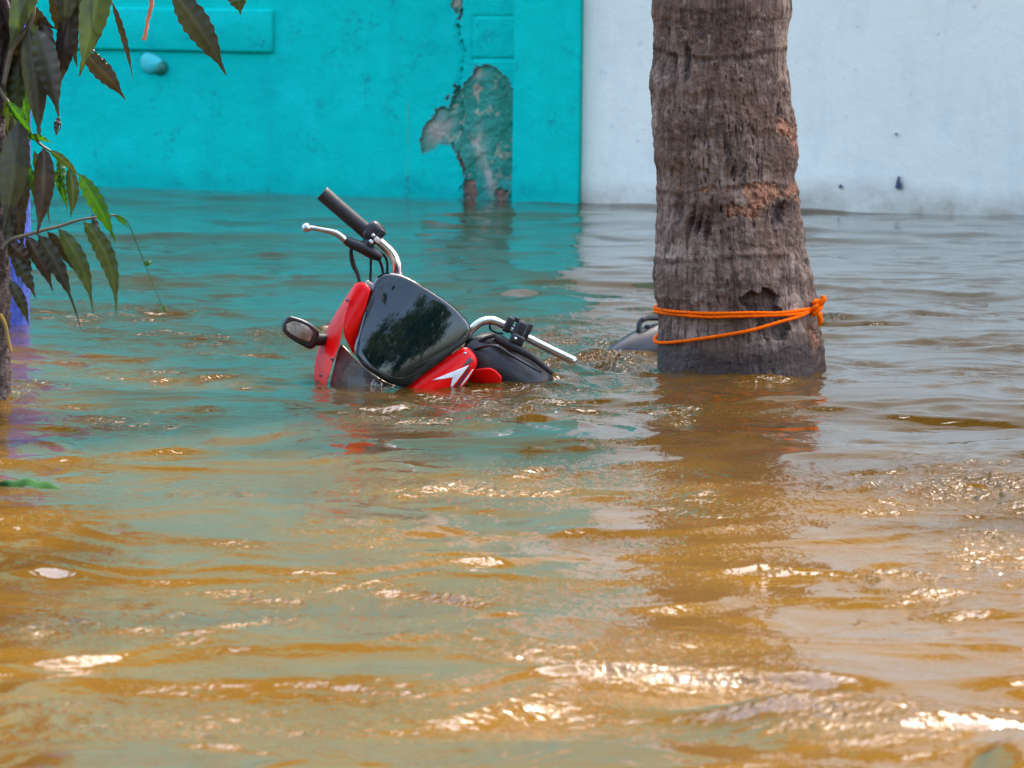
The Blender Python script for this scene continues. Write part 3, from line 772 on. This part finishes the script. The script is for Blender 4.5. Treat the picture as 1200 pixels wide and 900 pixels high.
blk('clamp_lug', B(619, 388, -.060), (0.010, 0.034, 0.026), M_PLASTIC, cl, rd, ry, rz)
blk('clamp_lug', B(606, 374.5, -.060), (0.013, 0.010, 0.020), M_PLASTIC, cl, rd, ry, rz)
blk('clamp_arm', B(606, 398, -.045), (0.030, 0.022, 0.020), M_PLASTIC, cl, rd, ry, rz)
clu = tube('clutch_lever', [B(580, 396, -.05), B(592, 401, -.045), B(604, 408, -.04), B(618, 415, -.038), B(632, 425, -.036), B(648, 438, -.034)], [0.009, 0.0095, 0.009, 0.0075, 0.0062, 0.005], M_RUBBER, bike, 34, 12, flat=0.8)
tube('pivot_bolt', [B(604, 396.5, -.030), B(604, 397, -.022)], 0.0035, M_ALU, clu, 3, 10)
tube('cable', [B(574, 380, -.075), B(575, 386, -.07), B(582, 390, -.06), B(590, 391, -.06)], 0.0022, M_RUBBER, bike, 20, 8)
tube('cable', [B(556, 404, -.06), B(570, 396, -.055), B(584, 394, -.055), B(600, 402, -.05)], 0.004, M_RUBBER, bike, 24, 8)
# tank shoulder and side panel
tk = panel('fuel_tank', [(541, 408), (551, 396), (564, 390), (578, 390), (594, 399), (612, 413), (630, 426), (644, 436), (648, 446), (630, 462), (580, 475), (545, 470), (535, 440)], quad(590, 435, -0.035, -0.02, 0.02, 30, 0.06, 0.32), M_PLASTIC, bike, 0.16)
tube('tank_seam', [B(556, 409, -.045), B(580, 405, -.028), B(602, 418, -.022), B(634, 436, -.035)], 0.003, M_BLACKG, tk, 26, 8)
panel('side_panel', [(549, 437), (558, 433), (570, 431), (577, 432), (583, 436), (588, 444), (580, 458), (552, 460)], lambda x, y: quad(590, 435, -0.012, -0.02, 0.02, 30, 0.06, 0.32)(x, y), M_RED, bike, 0.02)
# rear: seat hump and grab rail showing behind the palm
YR = W(735, 410)[1]
def Q(px_, py_, dy=0.0): return D(px_, py_, YR + dy)
seat_p = [Q(660, 452, -.02), Q(694, 440, -.01), Q(716, 428, 0), Q(735, 417, .02), Q(756, 407, .05), Q(785, 400, .09), Q(820, 402, .16), Q(850, 412, .22)]
v, f = tube_geo(seat_p, [.02, .028, .034, .040, .044, .045, .042, .02], 50, 24)
mesh_obj('seat', v, f, M_SEAT, bike)
tube('seat_piping', [Q(712, 420, -.03), Q(724, 413, -.02), Q(740, 406, 0), Q(760, 400, .02), Q(790, 398, .05)], 0.004, M_BLACKG, bike, 30, 8)
rail = tube('grab_rail', [Q(750, 394, .03), Q(748.5, 386, .03), Q(750, 378, .035), Q(755, 373.5, .04), Q(764, 372.5, .06), Q(785, 374, .1), Q(810, 384, .14)], 0.0062, M_PLASTIC, bike, 50, 12)
blk('rail_mount', Q(759, 384, .05), (0.016, 0.02, 0.014), M_PLASTIC, rail, RT, np.array([0, 1.0, 0]), np.array([0, 0, 1.0]), 0.35)
# what the water hides: forks, wheels, frame
head = np.array(B(520, 385, -.12))
vup = np.array([0.545, 0.0, 0.838]); fwd = np.array([-0.62, -0.78, 0.0])
rear_c = np.array(Q(800, 400, .1))
fwd = (head - rear_c) * [1, 1, 0]; fwd /= np.linalg.norm(fwd)
side = np.cross(vup, fwd); side /= np.linalg.norm(side)
wc = head - vup * 0.62 + fwd * 0.16
def wheel(c, r_):
    fw2 = np.cross(side, vup); fw2 /= np.linalg.norm(fw2)
    ring = lambda q: [c + q * (math.cos(a) * fw2 + math.sin(a) * vup) for a in np.linspace(0, 2 * math.pi, 41)]
    w_ = tube('wheel', ring(r_ - 0.04), 0.04, M_RUBBER, bike, 80, 12)
    tube('rim', ring(r_ - 0.085), 0.014, M_ALU, w_, 80, 8)
    tube('hub', [c - side * 0.06, c + side * 0.06], 0.05, M_ALU, w_, 6, 16)
    parts = [tube_geo([c, c + (r_ - 0.09) * (math.cos(a) * fw2 + math.sin(a) * vup)], 0.012, 4, 6) for a in np.arange(6) * math.pi / 3]
    v, f = join_geo(parts); mesh_obj('spokes', v, f, M_ALU, w_)
def ground_c(c, r_):
    return c + np.array([0, 0, GZ + r_ * vup[2] + 0.02 - c[2]])
wc = ground_c(wc, 0.29); wr = ground_c(wc - fwd * 1.26, 0.29)
wheel(wc, 0.29); wheel(wr, 0.29)
for sg in (-1, 1):
    tube('fork_leg', [head + side * .09 * sg, (head + wc) / 2 + side * .09 * sg, wc + side * .09 * sg], [.018, .022, .024], M_STEEL, bike, 14)
tube('frame', [head, head - vup * .25 - fwd * .25, (wc + wr) / 2 - vup * .0, wr], .022, M_STEEL, bike, 40)
tube('steering_stem', [head - vup * .02, head - vup * .2], .03, M_STEEL, bike, 6)
blk('engine', (wc + wr) / 2 + vup * .08, (0.36, 0.26, 0.30), M_STEEL, bike, fwd, side, vup)
tube('subframe', [np.array(seat_p[3]) - [0, 0, .03], (np.array(seat_p[5]) + wr) / 2, wr], .02, M_STEEL, bike, 12)

# ------------------------------------------------------------------ tree on the left with drooping wavy leaves
TB = W(4, 476)
YT = TB[1] + 0.10
tree = empty('mast_tree', (D(-60, 476, YT)[0], YT, GZ), 'slim dark tree with drooping wavy edged leaves beside the blue post', 'tree')
zt_ = np.concatenate([[GZ], np.linspace(-0.1, 1.0, 150), np.linspace(1.05, 4.5, 20)])
tt = np.linspace(0, 2 * math.pi, 121)
TT, Z2 = np.meshgrid(tt, zt_)
edge_px = np.interp(Z2, [0, 0.1, 0.3, 0.6, 0.75], [14, 13, 11, 8, 18])
RTK = 0.115
cxt = D(12, 300, YT)[0] + (edge_px - 12) / F * YT - RTK
rr = RTK + 0.004 * sample(NOI, 0.25, np.sin(TT) * .1, Z2 + np.cos(TT) * .1) + 0.003 * sample(FIB, 0.6, TT * .1, Z2)
rr = rr * np.where(Z2 > 1, 1 - 0.1 * (Z2 - 1), 1)
Pt = np.stack([cxt + rr * np.sin(TT), YT - rr * np.cos(TT), Z2], -1)
Pt[:, -1] = Pt[:, 0]
grid_fast('trunk', Pt - np.array(tree.location), M_TREEBARK, parent=tree)
def leaf(base, tip, wpx, bow=0.0, dy=0.0, roll=20, mat=M_LEAFD, wav=1.0, tail=0.10, parent=tree, ctrl=None, name='leaf', label=None):
    base = np.asarray(base, float); tip = np.asarray(tip, float)
    mid = (base + tip) / 2; dvec = tip - base; ln = np.linalg.norm(dvec)
    nrm = np.array([-dvec[1], dvec[0]]) / ln
    c = np.asarray(ctrl, float) if ctrl is not None else mid + nrm * bow
    n, mm = 44, 9; V = []; rib = []
    ph = random.random() * 6; k = 7 + ln / 10
    for i in range(n):
        t = i / (n - 1)
        q = base * (1 - t) ** 2 + 2 * c * t * (1 - t) + tip * t * t
        dd = 2 * (1 - t) * (c - base) + 2 * t * (tip - c); dd /= np.linalg.norm(dd) + 1e-9
        pn = np.array([-dd[1], dd[0]])
        tl = t / (1 - tail) if tail else t
        prof = max(0.03, math.sin(math.pi * min(1, tl) ** 0.78) ** 0.85) if tl < 1 else 0.05
        if tail and t > 1 - tail * 1.25: prof = max(prof, 0.13 * (1 - t) / tail + 0.03)
        if t < 0.05: prof = min(prof, 0.05 + t * 4)
        hw = wpx / 2 * prof
        for j in range(mm):
            s = j / (mm - 1) * 2 - 1
            ca, sa = math.cos(R(roll)), math.sin(R(roll))
            wave = wav * 0.0030 * abs(s) ** 1.5 * math.sin(k * t * math.pi + ph + (0.9 if s > 0 else 0)) * min(1, prof * 1.6)
            edge = 1 + wav * 0.085 * abs(s) * math.sin(k * t * math.pi * 1.0 + ph + (1.2 if s > 0 else 0))
            x, y = q + pn * hw * s * edge * ca
            px_m = YT / F
            depth = dy - 0.012 * math.sin(t * math.pi) + hw * px_m * s * sa + abs(s) * hw * px_m * 0.35 + wave
            V.append(D(x, y, YT + depth)); rib.append(1.0 if j == mm // 2 else 0.0)
    Fs = [(i * mm + j, i * mm + j + 1, (i + 1) * mm + j + 1, (i + 1) * mm + j) for i in range(n - 1) for j in range(mm - 1)]
    o = mesh_obj(name, V, Fs, mat, parent, attrs={'rib': np.array(rib) * 0.5})
    if label: o['label'] = label
    return o
LS = -0.10
leaf((44, -34), (11, 60), 30, 6, LS, 15, M_LEAFM, .5)
leaf((78, -40), (73, 40), 30, -4, LS + .02, -20, M_LEAFD, .6)
leaf((121, -48), (93, 90), 37, -4, LS - .03, 12, M_LEAFM, .55)
leaf((33, 32), (46, 168), 30, -5, LS, 18, M_LEAFD, .5)
leaf((42, 33), (69, 139), 30, -5, LS - .02, -14, M_LEAFD, .7)
leaf((70, 137), (66, 160), 8, 4, LS, 30, M_LEAFB, 1.6)
leaf((98, 62), (147, 117), 24, -5, LS + .01, 20, M_LEAFB, .9)
leaf((106, 55), (133, 82), 5, 3, LS, 40, M_LEAFB, 2)
leaf((131, 2), (156, 95), 13, -5, LS, 55, M_LEAFB, 1.6)
leaf((203, -10), (265, 88), 34, -6, LS - .02, 15, M_LEAFD, .8)
leaf((273, -14), (282, 17), 22, -3, LS, 10, M_LEAFM, .9)
leaf((24, 3), (66, 34), 22, 6, LS + .03, 30, M_LEAFB, .8)
leaf((60, -10), (90, 78), 30, -8, LS + .05, 25, M_LEAFB, .7)
leaf((82, 0), (62, 116), 26, -8, LS + .04, 20, M_LEAFB, .6)
leaf((20, 20), (30, 110), 22, 4, LS + .06, 30, M_LEAFB, .6)
leaf((6, 118), (40, 162), 14, -4, LS, 30, M_LEAFG, .9)
leaf((30, 160), (62, 168), 9, -5, LS, 30, M_LEAFG, 1.2)
leaf((22, 142), (4, 275), 36, -4, LS - .02, 12, M_LEAFD, .4)
leaf((51, 172), (43, 276), 26, -8, LS - .01, 14, M_LEAFB, .5)
leaf((31, 186), (40, 240), 9, -4, LS + .03, 30, M_LEAFG, .9)
leaf((64, 200), (79, 247), 11, -3, LS + .02, 25, M_LEAFG, 1)
leaf((80, 196), (82, 256), 18, -9, LS, 30, M_LEAFM, .6)
leaf((92, 203), (136, 285), 20, -5, LS - .02, 10, M_LEAFG, 1.1)
leaf((58, 176), (94, 208), 12, -4, LS - .01, 35, M_LEAFM, .8)
leaf((30, 276), (62, 342), 19, -6, LS, 18, M_LEAFB, .7)
leaf((44, 274), (95, 386), 22, 0, LS - .01, 18, M_LEAFD, 1.0, .3, ctrl=(76, 318))
leaf((55, 271), (100, 334), 16, -6, LS + .02, 35, M_LEAFB, 1.5)
leaf((68, 267), (109, 368), 21, 0, LS - .01, 15, M_LEAFM, .9, .16, ctrl=(104, 312))
leaf((97, 259), (136, 369), 23, 0, LS - .02, 18, M_LEAFM, 1.0, .12, ctrl=(138, 300))
leaf((10, 284), (38, 318), 22, -5, LS, 25, M_LEAFB, 1.4)
leaf((16, 300), (42, 350), 17, -4, LS, 25, M_LEAFD, 1.5)
leaf((11, 328), (34, 381), 15, -5, LS, 20, M_LEAFD, .7)
leaf((134, 252), (151, 268), 7, -3, LS, 30, M_LEAFG, .8)
leaf((169, 306), (178, 304), 7, 0, LS, 10, M_LEAFG, .4, ctrl=(173, 312))
leaf((189, 357), (194, 366), 4, 0, LS, 10, M_LEAFG, .4)
for k in range(16):
    r1 = random.random; bx, by = -14 + 70 * r1() ** 1.3, -45 + 190 * r1()
    if bx > 34 and by > 40: bx -= 34
    leaf((bx, by), (bx + 4 + 26 * (r1() - .4), by + 70 + 55 * r1()), 17 + 13 * r1(), 10 * (r1() - .5), LS + .05 + .12 * r1(), 50 * (r1() - .5), (M_LEAFD, M_LEAFB, M_LEAFM, M_LEAFG)[(k * 7) % 4], .4 + .8 * r1())
for bx, by, tx, ty, w_, m_ in [(26, 168, 30, 262, 22, M_LEAFD), (40, 176, 58, 262, 15, M_LEAFM), (14, 205, 28, 300, 18, M_LEAFB), (8, 236, 22, 330, 16, M_LEAFD), (52, 20, 52, 128, 24, M_LEAFB), (88, -20, 108, 74, 22, M_LEAFD), (70, 180, 74, 232, 11, M_LEAFG), (22, 60, 18, 160, 20, M_LEAFM), (108, 250, 118, 300, 9, M_LEAFD)]:
    leaf((bx, by), (tx, ty), w_, -4 + 8 * random.random(), LS + .02 + .04 * random.random(), 50 * (random.random() - .5), m_, .5 + .7 * random.random())
def twig(pp, r0, r1, dy=LS, mat=M_TWIG):
    k = len(pp); tube('twig', [D(a, b_, YT + dy) for a, b_ in pp], np.linspace(r0, r1, k), mat, tree, 10 * k, 8)
twig([(2, 292), (12, 281), (30, 276), (50, 270), (70, 265), (92, 258), (118, 254), (136, 252)], .0045, .0018)
twig([(134, 252), (148, 258), (158, 280), (168, 305), (180, 335), (192, 364)], .0012, .0007, LS, M_LEAFG)
twig([(-10, 90), (8, 118), (24, 140), (44, 166), (60, 178), (84, 198)], .0045, .0016)
twig([(-12, -40), (10, 20), (16, 45), (6, 80), (0, 130)], .012, .006, LS + .04, M_TREEBARK)
twig([(30, -60), (38, 0), (34, 30), (14, 58), (4, 100)], .007, .005, LS + .01)
twig([(96, -60), (92, 20), (84, 60), (66, 100)], .006, .002, LS + .06, M_TREEBARK)
twig([(120, -80), (126, -20), (131, 4)], .003, .002)
twig([(120, -80), (170, -60), (203, -10)], .003, .0015)
twig([(170, -60), (230, -50), (273, -12)], .002, .0012)
twig([(0, 368), (6, 380), (9, 395), (13, 412)], .004, .003, -.12, simple('yellow_stem', (0.28, 0.17, 0.02), 0.6))
twig([(66, 158), (71, 148), (69, 138)], .0012, .0012)
# dried orange stem hanging beside the leaves
tube('hanging_stem', [D(a, b_, YT + LS) for a, b_ in [(184, -60), (179, -15), (177, 8), (173, 24), (171, 38), (168, 47)]], [.003, .004, .0042, .0035, .0032, .0045], M_STRING, None, 40, 8,
     label='thin dry orange stem hanging down before the teal wall', cat='stem', twist=(300, 0.25))

# ------------------------------------------------------------------ blue post behind the tree
BPt = W(20, 381); YP = BPt[1] + 0.06
zp = np.concatenate([[GZ], np.linspace(-0.05, 0.95, 160), [1.2, 1.7]]); tp = np.linspace(0, 2 * math.pi, 81)
TT, Z2 = np.meshgrid(tp, zp)
rp = 0.062 + 0.0016 * sample(NOI, 0.12, np.sin(TT) * .06, Z2 + np.cos(TT) * .06) + 0.001 * sample(NOI, 0.04, np.sin(TT) * .06, Z2 + np.cos(TT) * .06)
xr_ = D(36, 240, YP)[0] - 0.062
Pp = np.stack([xr_ + rp * np.sin(TT), YP - rp * np.cos(TT), Z2], -1)
Pp[:, -1] = Pp[:, 0]
Pp[-1, :, 0] = xr_; Pp[-1, :, 1] = YP
post = empty('post', (xr_, YP, GZ), 'rough round post painted violet blue standing in the water', 'post')
grid_fast('shaft', Pp - np.array(post.location), M_BLUE, parent=post)
v, f = tube_geo([(xr_, YP, 1.701), (xr_, YP, 1.73), (xr_, YP, 1.75)], [0.075, 0.075, 0.05], 12, 32)
mesh_obj('cap', v, f, M_BLUE, post)

# ------------------------------------------------------------------ flood water
def water():
    rows_py = np.concatenate([np.linspace(1900, 960, 50)[:-1], np.linspace(960, 480, 440)[:-1], np.linspace(480, 195, 460)])
    ycol = np.array([W(600, p)[1] for p in rows_py])
    ycol = np.concatenate([np.linspace(-2.9, ycol[0], 12)[:-1], ycol, [27, 32, 45, 70]])
    pxs = np.concatenate([np.linspace(-14000, -400, 40)[:-1], np.linspace(-400, -60, 60)[:-1], np.linspace(-60, 1260, 880), np.linspace(1260, 1600, 60)[1:], np.linspace(1600, 15200, 40)[1:]])
    U, Yg = np.meshgrid((pxs - 600) / F, ycol)
    far = Yg + 3.0
    Xg = np.where(np.abs(pxs - 600)[None, :] <= 1000, U * Yg, 0)
    # inside the view the columns fan out from the camera's ground point; further out they fan from behind it
    Xg = U * np.maximum(Yg, 0.6) * 1.0
    x, y = Xg, Yg
    Lf = 8.0
    fa = fft_field(1024, Lf, band(0.9, 2.4, 1.35, 3), 21)
    fb = fft_field(1024, Lf, band(0.22, 0.62, 1.45, 2.2, 2.2), 22)
    fc = fft_field(2048, Lf, band(0.07, 0.22, 1.6, 2.2, 2.0), 23)
    fd = fft_field(2048, Lf, band(0.03, 0.085, 1.7, 1.2, 1.6), 24)
    fb2 = fft_field(1024, Lf, band(0.42, 1.15, 1.25, 3.0, 2.2), 31)
    fm = fft_field(512, Lf, band(0.5, 2.5, None, 1, 1.2), 25)
    fm2 = fft_field(512, Lf, band(0.25, 1.2, None, 1, 1.0), 26)
    wx = x + 0.05 * sample(fm, Lf, x, y); wy = y + 0.07 * sample(fm2, Lf, x + 3, y + 1)
    near = np.clip((12.4 - y) / 4.5, 0, 1)
    mask = np.clip(0.75 + 0.5 * sample(fm2, Lf, x + 1, y + 5), 0.25, 1.25)
    A, Bf, Cf, Df = (sample(q, Lf, wx, wy) for q in (fa, fb, fc, fd))
    B2 = sample(fb2, Lf, wx, wy)
    Cs = np.where(Cf > 0, Cf ** 1.3, -np.abs(Cf) ** 0.9)
    mid_ = np.clip((19.5 - y) / 5, 0.25, 1)
    h = 0.0085 * A + 0.0056 * near * B2 + Bf * (0.0020 + 0.0004 * near) * mask + Cs * (0.0019 * mid_ - 0.0006 * near) * mask + Df * (0.00022 * mid_ + 0.00004 * near) * mask
    ppx, ppy = proj(np.stack([x, y, 0 * x], -1).reshape(-1, 3)); ppx = ppx.reshape(x.shape); ppy = ppy.reshape(x.shape)
    ok = y > 2
    jx_ = ppx + 14 * sample(fm2, Lf, x * 2, y * 2); jy_ = ppy + 5 * sample(fm2, Lf, x * 2 + 3, y * 2)
    rif = np.zeros_like(x)
    def ridge(pts, hgt, wd):            # a standing crest along a line on the water
        nonlocal h
        Pw = np.array([W(a, b_)[:2] for a, b_ in pts]); Pc = catmull(Pw, 40)
        d2 = np.full(x.shape, 1e9)
        sel = (y > Pc[:, 1].min() - 4 * wd) & (y < Pc[:, 1].max() + 4 * wd) & (x > Pc[:, 0].min() - 4 * wd) & (x < Pc[:, 0].max() + 4 * wd)
        xs_, ys_ = x[sel] + 0.02 * Bf[sel], y[sel] + 0.02 * Bf[sel]
        dm = np.full(xs_.shape, 1e9)
        for q in Pc: dm = np.minimum(dm, (xs_ - q[0]) ** 2 + (ys_ - q[1]) ** 2)
        h[sel] += hgt * np.exp(-dm / (wd * wd))
        return sel, dm
    ridge([(960, 852), (1060, 880), (1160, 908), (1280, 945)], 0.046, 0.17)
    ridge([(300, 790), (480, 760), (640, 730), (760, 720)], 0.005, 0.18)
    ridge([(0, 520), (90, 515), (180, 500)], 0.006, 0.09)
    for (a, b_, rx, ry, g) in [(140, 366, 130, 7, .9), (90, 372, 80, 5, .7), (250, 388, 150, 8, .8), (250, 408, 110, 7, .8), (60, 462, 60, 6, .9), (180, 440, 170, 10, .5), (170, 492, 70, 10, .9), (700, 418, 90, 16, 1.3),
                          (650, 385, 130, 4, .9), (560, 470, 110, 14, .8), (470, 495, 120, 12, .5), (680, 455, 80, 8, .9), (800, 478, 40, 8, .9), (620, 565, 260, 14, .7), (820, 600, 60, 22, .7), (1100, 575, 160, 26, .9), (1000, 372, 260, 4, .5), (1100, 440, 120, 6, .4),
                          (250, 585, 130, 16, .6), (250, 735, 130, 30, .6), (90, 740, 80, 25, .5), (600, 700, 160, 18, .45), (680, 770, 200, 14, .4), (1150, 660, 110, 50, .8), (820, 790, 180, 20, .35), (420, 640, 160, 18, .4), (300, 690, 160, 14, .4), (1060, 870, 130, 26, 1.1), (640, 830, 300, 22, .35), (300, 840, 260, 30, .3)]:
        rif = np.maximum(rif, g * blob(jx_, jy_, a, b_, rx, ry))
    grain = np.clip(0.5 + 0.6 * sample(fm2, Lf, x * 1.7 + 2, y * 1.7), 0, 1.3)
    rif = np.where(ok, rif * (0.5 + 0.6 * grain) + 0.10 * np.clip(sample(fm2, Lf, x * 1.3, y * 1.3 + 4), 0, 1) + 0.04 * near, 0.1)
    h += rif * (0.0022 * (1 + 0.7 * np.clip((y - 9) / 3, 0, 1)) * Cf + 0.0014 * Df)
    ch = blob(jx_, jy_, 705, 421, 75, 13) + 0.8 * blob(jx_, jy_, 600, 452, 60, 7) + 0.6 * blob(jx_, jy_, 870, 452, 100, 6)
    h += ok * ch * (0.0035 * Cf + 0.0022 * Df + 0.003 * np.abs(Cf)); rif = np.maximum(rif, ok * 1.1 * ch)
    # little rings where things stand in the stream
    for (c, r0, amp) in [((cx[20], PY), 0.175, 0.004), ((PTB[0], PTB[1]), 0.10, 0.003), ((tree.location.x, tree.location.y), 0.115, 0.003)]:
        d = np.hypot(x - c[0], y - c[1]) - r0
        h += amp * np.exp(-np.clip(d, 0, 9) / 0.05) * np.cos(np.clip(d, 0, 9) * 2 * math.pi / 0.07)
    P = np.stack([x, y, h], -1)
    return grid_fast('water', P, M_WATER, {'riffle': np.clip(rif, 0, 1.4)}, kind='structure')
PTB = W(450, 458)
water()

# ------------------------------------------------------------------ unseen trees added for water and visor to mirror and to shade the water
M_CROWN = mat_leaf('tree_crown', (0.018, 0.032, 0.008), (0.040, 0.062, 0.016), 0.15)
M_LOG = simple('tree_log', (0.07, 0.05, 0.035), 0.9, nscale=12, var=0.4)
def unseen_tree(loc, h0, h1, rx, label, seed, nleaf=7500, size=0.24):
    g = np.random.default_rng(seed)
    loc = np.array([loc[0], loc[1], GZ])
    t = empty('unseen_tree', tuple(loc), label, 'tree'); t['group'] = 'unseen trees added out of frame'
    mid = (h0 + h1) / 2 - GZ
    parts = [tube_geo([loc, loc + [.1, 0, mid * .4], loc + [0, .1, mid * .8], loc + [.1, 0, mid * 1.25]], [.22, .18, .13, .04], 16, 10)]
    for k in range(7):
        a = k * 2.4; q = loc + np.array([0, 0, mid * (.5 + .07 * k)])
        parts.append(tube_geo([q, q + [math.cos(a) * rx * .4, math.sin(a) * rx * .4, .6], q + [math.cos(a) * rx * .75, math.sin(a) * rx * .75, 1.0]], [.09, .06, .02], 8, 6))
    v, f = join_geo(parts); mesh_obj('trunk', v, f, M_LOG, t)
    nc = 46
    u = g.normal(size=(nc, 3)); u /= np.linalg.norm(u, axis=1)[:, None]; u *= g.random((nc, 1)) ** 0.4
    cc = u * [rx, rx, (h1 - h0) / 2] + [0, 0, (h0 + h1) / 2 - GZ]
    ci = g.integers(0, nc, nleaf)
    p = cc[ci] + g.normal(size=(nleaf, 3)) * (0.20 * rx) * [1, 1, .7] + loc
    d1 = g.normal(size=(nleaf, 3)); d1 /= np.linalg.norm(d1, axis=1)[:, None]
    d2 = np.cross(d1, g.normal(size=(nleaf, 3))); d2 /= np.linalg.norm(d2, axis=1)[:, None]
    sz = size * (.6 + .8 * g.random((nleaf, 1)))
    V = np.stack([p - d1 * sz, p + d2 * sz * .4, p + d1 * sz, p - d2 * sz * .4], 1).reshape(-1, 3)
    i = np.arange(nleaf)[:, None] * 4 + np.arange(4)
    mesh_obj('crown', V, i.tolist(), M_CROWN, t, smooth=False, kind='stuff')
for k, (dx, dyy, h0, h1, rx, lb) in enumerate([(-6.5, 3.0, 2.4, 10.5, 2.8, 'unseen tall leafy tree added behind the far end of the teal wall'), (-2.4, 3.6, 2.2, 12.0, 2.8, 'unseen broad leafy tree added behind the middle of the teal wall'),
                                           (1.4, 3.0, 2.6, 11.0, 2.5, 'unseen leafy tree added behind the pilaster where both walls meet'), (5.2, 3.4, 2.4, 12.0, 2.9, 'unseen tall leafy tree added behind the white wall'),
                                           (9.6, 3.2, 2.4, 11.5, 2.9, 'unseen leafy tree added behind the far end of the white wall')]):
    q = WO + WT * dx - WN * dyy
    unseen_tree(q, h0, h1, rx, lb, 60 + k)  # added behind the walls to block low sky and darken the reflections
unseen_tree((5.0, 17.4), 2.6, 9.2, 2.6, 'unseen leafy tree added before the white wall to shade bike and palm', 75, 4600)  # added out of view to keep sun off bike and palm
unseen_tree((-5.0, -5.0), 0.9, 10.5, 3.6, 'unseen leafy tree with a wide crown facing the teal wall, added for the visor to mirror', 71, 6200, 0.30)  # this and the next two added behind the camera for visor reflections
unseen_tree((0.3, -7.5), 0.9, 12.0, 3.6, 'unseen leafy tree with the tallest crown facing the pilaster, added for the visor to mirror', 73, 6200, 0.30)
unseen_tree((5.4, -5.0), 0.9, 10.5, 3.4, 'unseen leafy tree with a round crown facing the white wall, added for the visor to mirror', 72, 6200, 0.30)

# floating leaf in the foreground
fl = W(34, 574)
def float_leaf():
    V = []; rib = []; n, mm = 24, 7
    for i in range(n):
        t = i / (n - 1); hw = 0.017 * math.sin(math.pi * t ** .8) ** .9 + 0.0006
        for j in range(mm):
            s = j / (mm - 1) * 2 - 1
            V.append(fl + np.array([-0.05 + 0.12 * t, s * hw * 1.6 - 0.02 * t, 0.012 + 0.012 * math.sin(math.pi * t) - 0.010 * s * s - 0.012 * t + 0.002 * math.sin(t * 20 + s)])); rib.append(1.0 if j == 3 else 0.0)
    Fs = [(i * mm + j, i * mm + j + 1, (i + 1) * mm + j + 1, (i + 1) * mm + j) for i in range(n - 1) for j in range(mm - 1)]
    M_LEAFF = mat_leaf('leaf_wet', (0.006, 0.030, 0.006), (0.012, 0.05, 0.008), 0.1)
    M_LEAFF.node_tree.nodes['Principled BSDF'].inputs['Roughness'].default_value = 0.8
    M_LEAFF.node_tree.nodes['Principled BSDF'].inputs['Specular IOR Level'].default_value = 0.04
    mesh_obj('floating_leaf', V, Fs, M_LEAFF, None, attrs={'rib': np.array(rib) * .4}, label='single dark green leaf drifting on the brown flood water', cat='leaf')
float_leaf()
